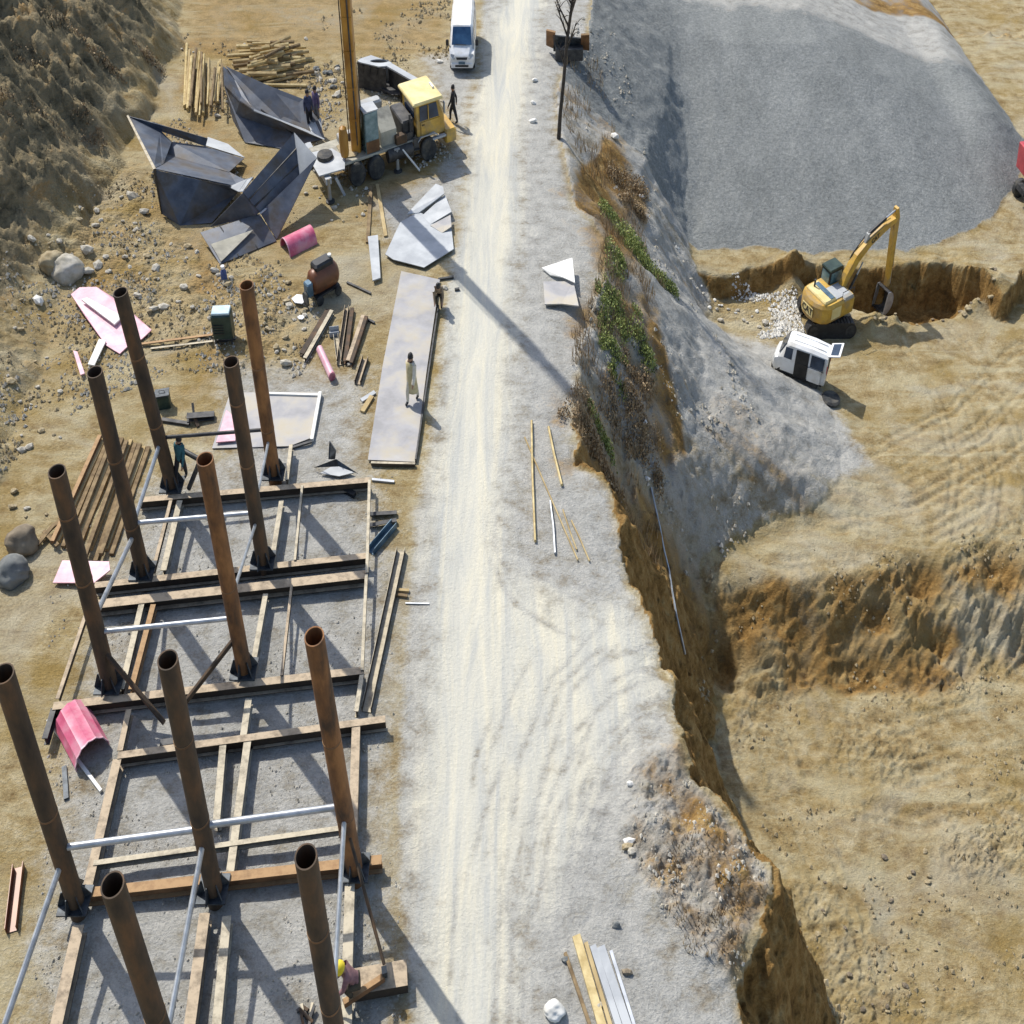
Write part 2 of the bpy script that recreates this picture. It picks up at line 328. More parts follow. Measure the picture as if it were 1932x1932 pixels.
    nt.links.new(c, b.inputs['Base Color']); b.inputs['Roughness'].default_value = 0.96; b.inputs['Specular IOR Level'].default_value = 0.15
    vor = nt.nodes.new('ShaderNodeTexVoronoi'); vor.inputs['Scale'].default_value = 7.0; nt.links.new(P, vor.inputs['Vector'])
    hgt = mth(nt, 'ADD', mth(nt, 'MULTIPLY', rck_n, mth(nt, 'MULTIPLY', B[0], 3.0)), mth(nt, 'ADD', mth(nt, 'ADD', n_fine, mth(nt, 'MULTIPLY', n_grain, 0.35)), mth(nt, 'MULTIPLY', vor.outputs['Distance'], mth(nt, 'MULTIPLY', B[2], -0.8))))
    bump(nt, b, mth(nt, 'MULTIPLY', hgt, mth(nt, 'SUBTRACT', 1.0, mth(nt, 'MULTIPLY', A[0], 0.65))), 0.8, 0.12)
    return m
MT['ground'] = ground_material()
MT['rust_dark'] = pm('rust_dark', (0.035, 0.026, 0.018), (0.078, 0.050, 0.028), 2.2, 0.8, 0.15, 0.25, c3=(0.15, 0.078, 0.034), stretch=(1, 1, 0.35), lo=0.34, hi=0.68)
MT['rust_orange'] = pm('rust_orange', (0.060, 0.034, 0.018), (0.185, 0.082, 0.028), 2.2, 0.8, 0.10, 0.25, c3=(0.33, 0.150, 0.048), stretch=(1, 1, 0.35), lo=0.34, hi=0.66)
MT['beam'] = pm('rusty_beam', (0.028, 0.020, 0.014), (0.06, 0.042, 0.026), 1.6, 0.8, 0.1, 0.15, dust=(0.47, 0.37, 0.25))
MT['beam_pale'] = pm('dusty_beam', (0.035, 0.027, 0.018), (0.08, 0.06, 0.038), 1.6, 0.85, 0.05, 0.15, dust=(0.54, 0.47, 0.34))
MT['beam_rust'] = pm('orange_rust_beam', (0.12, 0.06, 0.025), (0.24, 0.12, 0.05), 2.0, 0.8, 0.1, 0.15, dust=(0.40, 0.25, 0.12))
MT['grey_steel'] = pm('galvanised_steel', (0.36, 0.38, 0.40), (0.52, 0.54, 0.56), 3, 0.42, 0.55, 0.05)
MT['dark_steel'] = pm('dark_steel', (0.030, 0.031, 0.033), (0.085, 0.082, 0.078), 3, 0.6, 0.4, 0.15)
MT['joint'] = pm('greasy_joint', (0.028, 0.032, 0.036), (0.075, 0.088, 0.10), 5, 0.55, 0.4, 0.2)
MT['plate_blue'] = pm('blue_grey_plate', (0.050, 0.062, 0.085), (0.105, 0.120, 0.148), 1.0, 0.6, 0.12, 0.06, c3=(0.17, 0.165, 0.155), lo=0.33, hi=0.72, dirt=(0.085, 0.070, 0.055))
MT['plate_lilac'] = pm('flat_steel_plate', (0.25, 0.245, 0.245), (0.33, 0.322, 0.322), 0.7, 0.65, 0.08, 0.04, c3=(0.41, 0.395, 0.37), dirt=(0.40, 0.355, 0.27), lo=0.35, hi=0.65)
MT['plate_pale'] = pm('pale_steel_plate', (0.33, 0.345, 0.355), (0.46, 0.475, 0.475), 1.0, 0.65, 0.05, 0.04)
MT['white_board'] = pm('white_board', (0.66, 0.64, 0.58), (0.80, 0.78, 0.72), 1.5, 0.7, 0, 0.04)
MT['pink'] = pm('pink_paint', (0.52, 0.085, 0.16), (0.66, 0.17, 0.26), 2.0, 0.45, 0.0, 0.03, dirt=(0.60, 0.28, 0.33))
MT['pink_pale'] = pm('faded_pink_paint', (0.62, 0.30, 0.36), (0.74, 0.46, 0.50), 2.0, 0.5, 0.0, 0.03)
MT['wood'] = pm('sawn_wood', (0.34, 0.24, 0.105), (0.52, 0.40, 0.20), 3, 0.85, 0, 0.15, stretch=(1, 0.3, 1))
MT['bamboo'] = pm('dry_bamboo', (0.40, 0.29, 0.11), (0.62, 0.49, 0.24), 3, 0.7, 0, 0.1)
MT['wood_dark'] = pm('weathered_wood', (0.13, 0.085, 0.04), (0.27, 0.19, 0.095), 3, 0.9, 0, 0.15)
MT['yellow'] = pm('yellow_paint', (0.44, 0.25, 0.03), (0.62, 0.38, 0.06), 2.2, 0.5, 0.0, 0.05, dirt=(0.34, 0.235, 0.10))
MT['yellow_pale'] = pm('pale_yellow_paint', (0.66, 0.52, 0.20), (0.78, 0.65, 0.32), 1.6, 0.45, 0.0, 0.03)  # paler yellow for roof, hood and some panels
MT['orange'] = pm('orange_brown_paint', (0.27, 0.12, 0.016), (0.50, 0.255, 0.04), 1.2, 0.5, 0.0, 0.05, stretch=(1, 1, 0.4))
MT['glass'] = pm('dark_glass', (0.012, 0.022, 0.040), (0.030, 0.055, 0.095), 1.0, 0.08, 0.0, 0.0)
MT['glass_blue'] = pm('blue_windscreen', (0.020, 0.055, 0.12), (0.05, 0.12, 0.22), 1.2, 0.10, 0.0, 0.0)
MT['glass_green'] = pm('green_cab_glass', (0.05, 0.12, 0.14), (0.26, 0.36, 0.36), 1.0, 0.25, 0.0, 0.0)
MT['rubber'] = pm('tyre_rubber', (0.014, 0.015, 0.016), (0.040, 0.042, 0.042), 4, 0.8, 0, 0.2, dirt=(0.10, 0.09, 0.07))
MT['rim'] = pm('wheel_rim', (0.06, 0.065, 0.07), (0.15, 0.15, 0.145), 4, 0.6, 0.3, 0.1)
MT['white_paint'] = pm('white_car_paint', (0.70, 0.71, 0.70), (0.82, 0.82, 0.81), 1.0, 0.32, 0.0, 0.0, dirt=(0.58, 0.55, 0.48))
MT['black'] = pm('black_plastic', (0.010, 0.010, 0.011), (0.024, 0.024, 0.025), 4, 0.55, 0, 0.05)
MT['inside'] = pm('dark_interior', (0.012, 0.011, 0.010), (0.03, 0.028, 0.025), 4, 0.8, 0, 0.05)
MT['grey_paint'] = pm('grey_machine_paint', (0.26, 0.27, 0.27), (0.40, 0.40, 0.38), 1.5, 0.6, 0.1, 0.06, dirt=(0.34, 0.30, 0.22))
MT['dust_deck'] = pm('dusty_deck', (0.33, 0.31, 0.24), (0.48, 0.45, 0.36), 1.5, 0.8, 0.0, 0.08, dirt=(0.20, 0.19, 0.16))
MT['green_machine'] = pm('dark_green_paint', (0.012, 0.030, 0.022), (0.035, 0.062, 0.045), 3, 0.5, 0.1, 0.08)
MT['teal_paint'] = pm('pale_blue_cover', (0.36, 0.48, 0.52), (0.50, 0.62, 0.66), 3, 0.5, 0.0, 0.04)
MT['brown_tank'] = pm('brown_tank_paint', (0.11, 0.040, 0.016), (0.20, 0.070, 0.025), 2, 0.42, 0.1, 0.06)
MT['red'] = pm('red_truck_paint', (0.42, 0.04, 0.045), (0.55, 0.07, 0.075), 2, 0.35, 0.0, 0.02)
MT['blue_scrap'] = pm('blue_steel', (0.05, 0.10, 0.145), (0.14, 0.22, 0.28), 2, 0.45, 0.3, 0.08)
MT['boulder'] = pm('grey_boulder', (0.10, 0.11, 0.11), (0.22, 0.22, 0.20), 1.6, 0.95, 0, 0.5)
MT['boulder_brown'] = pm('brown_boulder', (0.14, 0.11, 0.075), (0.27, 0.22, 0.15), 1.6, 0.95, 0, 0.5)
MT['stone'] = pm('pale_stone', (0.34, 0.31, 0.24), (0.54, 0.50, 0.42), 2.5, 0.95, 0, 0.4)
MT['stone_tan'] = pm('tan_stone', (0.25, 0.19, 0.10), (0.42, 0.35, 0.22), 2.5, 0.95, 0, 0.4)
MT['stone_white'] = pm('white_stone', (0.60, 0.58, 0.52), (0.76, 0.74, 0.68), 2.5, 0.9, 0, 0.3)
MT['bark'] = pm('dark_bark', (0.030, 0.025, 0.020), (0.07, 0.056, 0.042), 5, 0.9, 0, 0.3)
MT['leaf'] = pm('green_leaves', (0.13, 0.17, 0.04), (0.36, 0.40, 0.12), 3.5, 0.75, 0, 0)
MT['dry_leaf'] = pm('dry_brown_leaves', (0.24, 0.165, 0.09), (0.44, 0.33, 0.19), 2.5, 0.85, 0, 0)
MT['skin'] = pm('skin', (0.30, 0.17, 0.105), (0.36, 0.21, 0.135), 4, 0.6, 0, 0)
MT['hair'] = pm('black_hair', (0.008, 0.007, 0.006), (0.02, 0.017, 0.015), 8, 0.6, 0, 0)
def cloth(name, a, b): MT[name] = pm(name, a, b, 6, 0.9, 0, 0.05)
cloth('black_cloth', (0.012, 0.013, 0.016), (0.03, 0.03, 0.035)); cloth('navy_cloth', (0.03, 0.04, 0.085), (0.075, 0.085, 0.15)); cloth('purple_cloth', (0.10, 0.07, 0.15), (0.18, 0.14, 0.23))
cloth('tan_cloth', (0.44, 0.37, 0.19), (0.56, 0.48, 0.28)); cloth('cream_cloth', (0.60, 0.54, 0.42), (0.70, 0.64, 0.52)); cloth('teal_cloth', (0.03, 0.115, 0.13), (0.06, 0.18, 0.20))
cloth('grey_cloth', (0.14, 0.14, 0.15), (0.24, 0.24, 0.25)); cloth('brown_cloth', (0.23, 0.165, 0.10), (0.33, 0.25, 0.16)); cloth('mauve_cloth', (0.19, 0.095, 0.10), (0.28, 0.15, 0.15)); cloth('dark_brown_cloth', (0.04, 0.032, 0.02), (0.08, 0.066, 0.042))
cloth('yellow_helmet', (0.74, 0.55, 0.02), (0.85, 0.66, 0.05)); cloth('white_helmet', (0.72, 0.72, 0.72), (0.82, 0.82, 0.82)); cloth('blue_cloth', (0.05, 0.075, 0.19), (0.10, 0.13, 0.28))

# ------------------------------------------------------------------ helpers: meshes and things
class MB:
    def __init__(s): s.v = []; s.f = []
    def add(s, vs, fs):
        o = len(s.v); s.v += [Vector(v) for v in vs]; s.f += [tuple(i + o for i in f) for f in fs]; return s
    def box(s, c, d, R=None):
        c = Vector(c); vs = [Vector((sx * d[0] / 2, sy * d[1] / 2, sz * d[2] / 2)) for sx in (-1, 1) for sy in (-1, 1) for sz in (-1, 1)]
        if R is not None: vs = [R @ v for v in vs]
        return s.add([c + v for v in vs], [(0, 1, 3, 2), (4, 6, 7, 5), (0, 4, 5, 1), (2, 3, 7, 6), (0, 2, 6, 4), (1, 5, 7, 3)])
    def cbox(s, c, d, ch=0.05):
        """box with chamfered edges along its height and top"""
        x, y, z = d[0] / 2, d[1] / 2, d[2] / 2; c = Vector(c)
        def ring(k, zz): return [(-x + k + ch, -y + k, zz), (x - k - ch, -y + k, zz), (x - k, -y + k + ch, zz), (x - k, y - k - ch, zz), (x - k - ch, y - k, zz), (-x + k + ch, y - k, zz), (-x + k, y - k - ch, zz), (-x + k, -y + k + ch, zz)]
        return s.rings([[c + Vector(p) for p in ring(0, -z)], [c + Vector(p) for p in ring(0, z - ch)], [c + Vector(p) for p in ring(ch, z)]])
    def rings(s, rs, caps=(True, True), close=True):
        n = len(rs[0]); vs = [v for r in rs for v in r]; fs = []
        for k in range(len(rs) - 1):
            for i in range(n if close else n - 1):
                j = (i + 1) % n; fs.append((k * n + i, k * n + j, (k + 1) * n + j, (k + 1) * n + i))
        if caps[0]: fs.append(tuple(range(n))[::-1])
        if caps[1]: fs.append(tuple((len(rs) - 1) * n + i for i in range(n)))
        return s.add(vs, fs)
    def tube(s, a, b, r, n=10, r2=None, caps=(True, True)):
        a, b = Vector(a), Vector(b); r2 = r if r2 is None else r2
        z = (b - a).normalized(); x = z.orthogonal().normalized(); y = z.cross(x)
        R = lambda c, q: [c + x * q * math.cos(2 * math.pi * i / n) + y * q * math.sin(2 * math.pi * i / n) for i in range(n)]
        return s.rings([R(a, r), R(b, r2)], caps)
    def path(s, pts, r, n=6):
        pts = [Vector(p) for p in pts]; rs = []
        rr = r if isinstance(r, (list, tuple)) else [r] * len(pts)
        up = None
        for i, p in enumerate(pts):
            d = (pts[min(i + 1, len(pts) - 1)] - pts[max(i - 1, 0)]).normalized()
            if up is None: up = d.orthogonal().normalized()
            x = (up - d * up.dot(d)).normalized(); y = d.cross(x); up = x
            rs.append([p + (x * math.cos(2 * math.pi * k / n) + y * math.sin(2 * math.pi * k / n)) * rr[i] for k in range(n)])
        return s.rings(rs)
    def hollow(s, a, b, r, ri, n=24):
        a, b = Vector(a), Vector(b); z = (b - a).normalized(); x = z.orthogonal().normalized(); y = z.cross(x)
        R = lambda c, q: [c + x * q * math.cos(2 * math.pi * i / n) + y * q * math.sin(2 * math.pi * i / n) for i in range(n)]
        d = (b - a) * 0.45
        return s.rings([R(a, r), R(a + (b - a) * .5, r), R(b, r), R(b, ri), R(b - d, ri)], (True, True))
    def bar(s, a, b, w, h, kind='box', lift=0.0, roll=0.0):
        """long member with its top centre line from a to b"""
        a, b = Vector(a), Vector(b); d = (b - a).normalized()
        sd = d.cross(Vector((0, 0, 1))); sd = sd.normalized() if sd.length > 1e-4 else Vector((1, 0, 0)); up = sd.cross(d)
        if roll: q = Matrix.Rotation(roll, 3, d); sd = q @ sd; up = q @ up
        if kind == 'box': pr = [(-w / 2, -h), (w / 2, -h), (w / 2, 0), (-w / 2, 0)]
        elif kind == 'I':
            t, wb = 0.022, 0.016
            pr = [(-w / 2, -h), (w / 2, -h), (w / 2, -h + t), (wb, -h + t), (wb, -t), (w / 2, -t), (w / 2, 0), (-w / 2, 0), (-w / 2, -t), (-wb, -t), (-wb, -h + t), (-w / 2, -h + t)]
        elif kind == 'U':
            t = 0.02
            pr = [(-w / 2, -h), (w / 2, -h), (w / 2, -h + t), (-w / 2 + t, -h + t), (-w / 2 + t, -t), (w / 2, -t), (w / 2, 0), (-w / 2, 0)]
        elif kind == 'C':   # open upwards
            t = 0.02
            pr = [(-w / 2, -h), (w / 2, -h), (w / 2, 0), (w / 2 - t, 0), (w / 2 - t, -h + t), (-w / 2 + t, -h + t), (-w / 2 + t, 0), (-w / 2, 0)]
        elif kind == 'L':
            t = 0.02
            pr = [(-w / 2, -h), (-w / 2 + t, -h), (-w / 2 + t, -t), (w / 2, -t), (w / 2, 0), (-w / 2, 0)]
        r1 = [a + sd * p + up * q for p, q in pr]; r2 = [b + sd * p + up * q for p, q in pr]
        return s.rings([r1, r2])
    def sheet(s, pts, t=0.02):
        """flat or folded polygon given a thickness"""
        pts = [Vector(p) for p in pts]; n = Vector((0, 0, 0)); c = sum(pts, Vector()) / len(pts)
        for i in range(len(pts)): n += (pts[i] - c).cross(pts[(i + 1) % len(pts)] - c)
        n = n.normalized(); k = len(pts)
        vs = [p + n * t / 2 for p in pts] + [p - n * t / 2 for p in pts]
        fs = [tuple(range(k)), tuple(range(k, 2 * k))[::-1]] + [(i, i + k, (i + 1) % k + k, (i + 1) % k) for i in range(k)]
        return s.add(vs, fs)
    def lathe(s, prof, n=20, axis='y', c=(0, 0, 0)):
        rs = []
        for r, h in prof:
            ring = []
            for i in range(n):
                a = 2 * math.pi * i / n
                p = {'y': (r * math.cos(a), h, r * math.sin(a)), 'z': (r * math.cos(a), r * math.sin(a), h), 'x': (h, r * math.cos(a), r * math.sin(a))}[axis]
                ring.append(Vector(c) + Vector(p))
            rs.append(ring)
        return s.rings(rs)
    def mesh(s, name, fn, mat, smooth=False):
        me = bpy.data.meshes.new(name)
        me.from_pydata([fn(v) for v in s.v], [], s.f)
        bm = bmesh.new(); bm.from_mesh(me); bmesh.ops.recalc_face_normals(bm, faces=bm.faces); bm.to_mesh(me); bm.free()
        me.materials.append(MT[mat] if isinstance(mat, str) else mat)
        if smooth:
            me.polygons.foreach_set('use_smooth', [True] * len(me.polygons))
            me.set_sharp_from_angle(angle=math.radians(smooth if smooth is not True else 40))
        return me
def draw(v): return (v[0] * SQ, v[1], v[2])
def tag(o, label=None, cat=None, group=None, kind=None):
    if label: o['label'] = label
    if cat: o['category'] = cat
    if group: o['group'] = group
    if kind: o['kind'] = kind
    return o
class Thing:
    """an Empty at a thing's base; parts are laid out in its own frame (or in place with world=True)"""
    def __init__(s, name, label, cat, loc, rz=0.0, group=None, scale=1.0, R=None):
        s.loc = Vector(loc); s.R = (Matrix.Rotation(rz, 3, 'Z') if R is None else R); s.k = scale
        s.o = bpy.data.objects.new(name, None); s.o.empty_display_size = 0.3; COL.objects.link(s.o); s.o.location = draw(s.loc)
        tag(s.o, label, cat, group)
    def part(s, name, mb, mat, parent=None, world=False, smooth=False, label=None, kind=None):
        fn = (lambda v: draw(v - s.loc)) if world else (lambda v: draw(s.R @ (v * s.k)))
        o = bpy.data.objects.new(name, mb.mesh(name, fn, mat, smooth)); COL.objects.link(o); o.parent = parent or s.o
        return tag(o, label, None, None, kind)
def single(name, label, cat, mb, mat, loc, group=None, smooth=False, kind=None):
    """a thing that is one mesh, laid out in place"""
    loc = Vector(loc); o = bpy.data.objects.new(name, mb.mesh(name, lambda v: draw(v - loc), mat, smooth)); COL.objects.link(o); o.location = draw(loc)
    return tag(o, label, cat, group, kind)

# ------------------------------------------------------------------ the ground as one surface, split into its regions
def build_terrain():
    NR, NC = 900, 900
    k = np.linspace(0, 1, NR); yy = 9.0 + 9.0 * (np.exp(k * math.log(1 + 121 / 9.0)) - 1)
    u = np.linspace(-1, 1, NC)
    Y = np.repeat(yy[:, None], NC, 1); X = u[None, :] * (15 + 0.62 * Y)
    x, y = X.ravel(), Y.ravel()
    z, m = terrain(x, y, True)
    co = np.stack([x * SQ, y, z], 1)
    # surface normals of the whole sheet, so that the split regions shade as one
    Z = z.reshape(NR, NC); Xs = X * SQ
    du = np.stack([np.gradient(Xs, axis=1), np.gradient(Y, axis=1), np.gradient(Z, axis=1)], -1)
    dv = np.stack([np.gradient(Xs, axis=0), np.gradient(Y, axis=0), np.gradient(Z, axis=0)], -1)
    N = np.cross(du, dv); N /= np.linalg.norm(N, axis=-1, keepdims=True); N = N.reshape(-1, 3)
    idx = np.arange(NR * NC).reshape(NR, NC)
    q = np.stack([idx[:-1, :-1], idx[:-1, 1:], idx[1:, 1:], idx[1:, :-1]], -1).reshape(-1, 4)
    freg = m['reg'][q[:, 0]]
    names = ['yard_ground', 'road', 'hillside', 'embankment', 'pit_floor', 'gravel_bank']
    za = np.stack([m['cream'], m['grey'], m['brown'], np.ones_like(x)], 1).astype(np.float32)
    zb = np.stack([m['rock'], m['pile'], m['pebble'], np.ones_like(x)], 1).astype(np.float32)
    for r, nm in enumerate(names):
        f = q[freg == r]
        if not len(f): continue
        used, inv = np.unique(f, return_inverse=True); inv = inv.reshape(-1, 4)
        me = bpy.data.meshes.new(nm)
        me.vertices.add(len(used)); me.vertices.foreach_set('co', co[used].astype(np.float32).ravel())
        me.loops.add(inv.size); me.loops.foreach_set('vertex_index', inv.ravel().astype(np.int32))
        me.polygons.add(len(f)); me.polygons.foreach_set('loop_start', np.arange(0, inv.size, 4, dtype=np.int32))
        me.update(calc_edges=True)
        me.polygons.foreach_set('use_smooth', np.ones(len(f), bool))
        for an, arr in (('zone_a', za), ('zone_b', zb)):
            a = me.color_attributes.new(an, 'FLOAT_COLOR', 'POINT'); a.data.foreach_set('color', arr[used].ravel())
        me.normals_split_custom_set_from_vertices(N[used].tolist())
        me.materials.append(MT['ground'])
        o = bpy.data.objects.new(nm, me); COL.objects.link(o); o['kind'] = 'structure'
    far = MB().add([(-700, -400, -13.5), (700, -400, -13.5), (700, 900, -13.5), (-700, 900, -13.5)], [(0, 1, 2, 3)])
    o = single('surrounding_ground', None, None, far, 'stone_tan', (0, 0, -13.5), kind='structure')
build_terrain()

# ------------------------------------------------------------------ the two steel frames with their pipe columns
def GB(p, z): return G(p[0], p[1], z)
COLS = {'A3': (330, 937), 'B3': (520, 913), 'A2': (275, 1100), 'B2': (500, 1080), 'A1': (213, 1312), 'B1': (465, 1285),
        'A0': (150, 1722), 'B0': (408, 1700), 'C0': (672, 1660)}
CP = {k: G(*v, 0.0) for k, v in COLS.items()}
CP['B9'] = G(212, 1669, 7.6); CP['B9'].z = 0; CP['C9'] = G(577, 1616, 7.6); CP['C9'].z = 0
CT_TOP = {'A3': 7.2, 'B3': 7.05, 'A2': 7.25, 'B2': 7.25, 'A1': 7.5, 'B1': 7.45, 'A0': 7.9, 'B0': 7.95, 'C0': 8.0, 'B9': 7.6, 'C9': 7.6}
LEAN = {'A3': (-0.45, 0), 'C0': (-0.3, 0), 'B0': (0.3, 0), 'A0': (0.3, 0), 'A1': (0.25, 0)}
def col_at(k, z):
    b = CP[k]; l = LEAN.get(k, (0, 0)); t = z / CT_TOP[k]
    return Vector((b.x + l[0] * t, b.y + l[1] * t, z))
def column(T, k, mat):
    a, b = col_at(k, 0.02), col_at(k, CT_TOP[k])
    o = T.part('pipe_column', MB().hollow(a, b, 0.275, 0.24, 28), mat, world=True, smooth=50)
    T.part('base_plate', MB().box((a.x, a.y, 0.47), (0.95, 0.8, 0.05)), 'joint', o, world=True)
    g = MB()
    for i in range(6):
        an = i * math.pi / 3 + 0.3; c = Vector((a.x + 0.40 * math.cos(an), a.y + 0.40 * math.sin(an), 0.50))
        d = Vector((math.cos(an), math.sin(an), 0)); g.sheet([c - d * 0.13, c + d * 0.13, c - d * 0.08 + Vector((0, 0, 0.42)), c - d * 0.13 + Vector((0, 0, 0.42))], 0.03)
    T.part('gusset_ring', g, 'joint', o, world=True, kind='stuff')
    for f in ((.38, .71), (.46,), (.55, .83), (.3, .62))[len(k) + ord(k[0]) * 3 + ord(k[1]) & 3]:
        p, q = col_at(k, CT_TOP[k] * f), col_at(k, CT_TOP[k] * f + .05); T.part('weld_seam', MB().tube(p, q, .284, 28), 'beam_rust', o, world=True, smooth=50)
    return o
def long_beam(T, name, pts, ztop, w, h, kind, mat):
    a, b = G(*pts[0], ztop), G(*pts[1], ztop)
    return T.part(name, MB().bar(a, b, w, h, kind), mat, world=True)
def tie(T, a, za, b, zb, r=0.07, mat='grey_steel', name='tie_pipe'):
    pa = col_at(a, za) if isinstance(a, str) else G(a[0], a[1], za); pb = col_at(b, zb) if isinstance(b, str) else G(b[0], b[1], zb)
    d = (pb - pa).normalized()
    if isinstance(a, str): pa = pa + d * 0.27
    if isinstance(b, str): pb = pb - d * 0.27
    return T.part(name, MB().tube(pa, pb, r, 8), mat, world=True, smooth=50)

FR = Thing('column_structure', 'rusty welded steel frame with six open pipe columns, standing farther back', 'steel structure', G(400, 1110), group='welded support frames')
for k, m_ in (('A3', 'rust_dark'), ('B3', 'rust_orange'), ('A2', 'rust_dark'), ('B2', 'rust_dark'), ('A1', 'rust_dark'), ('B1', 'rust_orange')): column(FR, k, m_)
Z = 0.44
for a, b, w, h, kd, mt in (((262, 943), (697, 905), .24, .34, 'I', 'beam'), ((178, 1104), (692, 1048), .24, .34, 'I', 'beam'), ((180, 1140), (692, 1083), .34, .34, 'I', 'beam'), ((100, 1332), (686, 1264), .26, .36, 'I', 'beam')):
    long_beam(FR, 'cross_beam', (a, b), Z, w, h, kd, mt)
for a, b, w, mt in (((161, 1160), (108, 1318), .14, 'beam'), ((101, 1336), (84, 1393), .2, 'dark_steel'), ((268, 1135), (229, 1300), .22, 'beam_pale'), ((289, 1140), (247, 1300), .20, 'beam_rust'), ((322, 944), (288, 1078), .14, 'beam'), ((339, 944), (308, 1076), .24, 'beam_pale'),
                    ((243, 1338), (226, 1416), .2, 'beam'), ((549, 838), (541, 905), .16, 'beam_pale'), ((531, 944), (513, 1056), .2, 'beam_pale'), ((501, 1120), (474, 1272), .2, 'beam_pale'), ((469, 1318), (459, 1388), .24, 'beam_pale'),
                    ((570, 915), (556, 1056), .10, 'beam_pale'), ((550, 1104), (531, 1274), .10, 'beam'), ((697, 905), (692, 1080), .12, 'beam_pale'), ((691, 1084), (683, 1264), .12, 'beam_pale'), ((683, 1270), (672, 1342), .16, 'beam_pale')):
    long_beam(FR, 'long_beam', (a, b), Z - 0.02 if w > .15 else Z + 0.05, w, .26 if w > .15 else .14, 'I' if w > .15 else 'L', mt)
tie(FR, 'A3', 2.25, 'B3', 2.1, .06, 'dark_steel'); tie(FR, 'A2', 2.25, 'B2', 2.25); tie(FR, 'A1', 2.35, 'B1', 2.35)
tie(FR, 'A3', 2.1, 'A2', 2.1, .08); tie(FR, 'A2', 1.85, 'A1', 2.8, .08); tie(FR, 'B3', 1.75, 'B2', 2.4, .06); tie(FR, 'B2', 1.97, 'B1', 3.0, .06)
tie(FR, 'A1', 1.8, (310, 1364), 0.3, .085, 'rust_dark', 'brace'); tie(FR, 'B1', 1.75, (347, 1328), 0.4, .085, 'rust_dark', 'brace')
tie(FR, (342, 848), 1.5, (378, 868), 1.5, .09, 'dark_steel', 'brace'); tie(FR, (378, 868), 1.5, (356, 922), 0.45, .09, 'dark_steel', 'brace')

FF = Thing('column_structure', 'rusty welded steel frame with five tall pipe columns, nearest the camera', 'steel structure', G(420, 1680), group='welded support frames')
for k, m_ in (('A0', 'rust_dark'), ('B0', 'rust_dark'), ('C0', 'rust_orange'), ('B9', 'rust_dark'), ('C9', 'rust_dark')): column(FF, k, m_)
for a, b, w, h, kd, mt in (((222, 1425), (727, 1356), .22, .36, 'I', 'beam'), ((302, 1401), (345, 1394), .2, .3, 'I', 'dark_steel'), ((176, 1628), (642, 1562), .14, .2, 'U', 'beam_pale'), ((163, 1684), (720, 1621), .26, .36, 'I', 'beam_rust'), ((662, 1853), (768, 1834), .62, .30, 'box', 'beam')):
    long_beam(FF, 'cross_beam', (a, b), Z, w, h, kd, mt)
for a, b, w, mt in (((221, 1432), (164, 1678), .3, 'beam'), ((148, 1745), (100, 1960), .36, 'beam'), ((421, 1398), (408, 1552), .24, 'beam_pale'), ((468, 1390), (434, 1644), .26, 'beam_pale'), ((386, 1722), (350, 1990), .34, 'beam'), ((428, 1728), (402, 2000), .28, 'beam_pale'),
                    ((672, 1361), (664, 1615), .30, 'beam'), ((660, 1668), (655, 1835), .32, 'beam_pale'), ((655, 1880), (652, 2000), .32, 'beam_pale')):
    long_beam(FF, 'long_beam', (a, b), Z - 0.02, w, .34, 'I', mt)
FF.part('brace', MB().bar(G(648, 1890, .62), G(724, 1840, .62), .14, .16), 'beam_rust', world=True)
FF.part('end_post', MB().bar(G(726, 1838, 0.1), G(724, 1822, 0.95), .16, .16), 'joint', world=True)
tie(FF, 'A0', 2.43, 'B0', 2.7, .085); tie(FF, 'B0', 2.8, 'C0', 2.74, .085)
tie(FF, 'A0', 2.03, (8, 1935), 2.0, .085); tie(FF, 'B0', 2.35, 'B9', 2.35, .085); tie(FF, 'C0', 2.5, 'C9', 2.4, .075)
tie(FF, 'C0', 2.0, (725, 1820), 0.9, .05, 'rust_dark', 'brace')

# ------------------------------------------------------------------ loose steel and timber round the frames
def loose(name, label, cat, a, b, w, h, kind, mat, z=None, group=None, zb=None, roll=0.0):
    A = GT(*a); B = GT(*b); za = (A.z if z is None else z) + h + 0.01; zz = (B.z if zb is None else zb) + h + 0.01
    if z is not None: A = G(*a, z); B = G(*b, z if zb is None else zb)
    A.z, B.z = za, zz
    return single(name, label, cat, MB().bar(A, B, w, h, kind, roll=roll), mat, (A + B) / 2 - Vector((0, 0, h)), group)
loose('steel_channel', 'long dusty steel channel lying on the road edge beside the frames', 'steel channel', (757, 1042), (692, 1345), .36, .2, 'C', 'beam_pale')
loose('steel_channel', 'short rusty brown channel lying alone at the left edge', 'steel channel', (38, 1640), (24, 1762), .34, .2, 'C', 'brown_tank')
loose('steel_channel', 'blue steel channel lying slantwise at the road edge', 'steel channel', (700, 1046), (744, 996), .3, .22, 'C', 'blue_scrap')
loose('steel_bar', 'dark steel bar above the blue channel, farther one of two', 'steel bar', (698, 978), (749, 975), .16, .12, 'L', 'dark_steel')
loose('steel_bar', 'dark steel bar touching the tip of the blue channel', 'steel bar', (696, 998), (749, 990), .16, .14, 'L', 'dark_steel')
loose('timber_offcut', 'short tan offcut of wood beside the long channel, upper one', 'timber offcut', (750, 1116), (772, 1118), .1, .08, 'box', 'wood')
loose('timber_offcut', 'short tan offcut of wood beside the long channel, lower one', 'timber offcut', (748, 1125), (769, 1128), .1, .08, 'box', 'wood_dark')
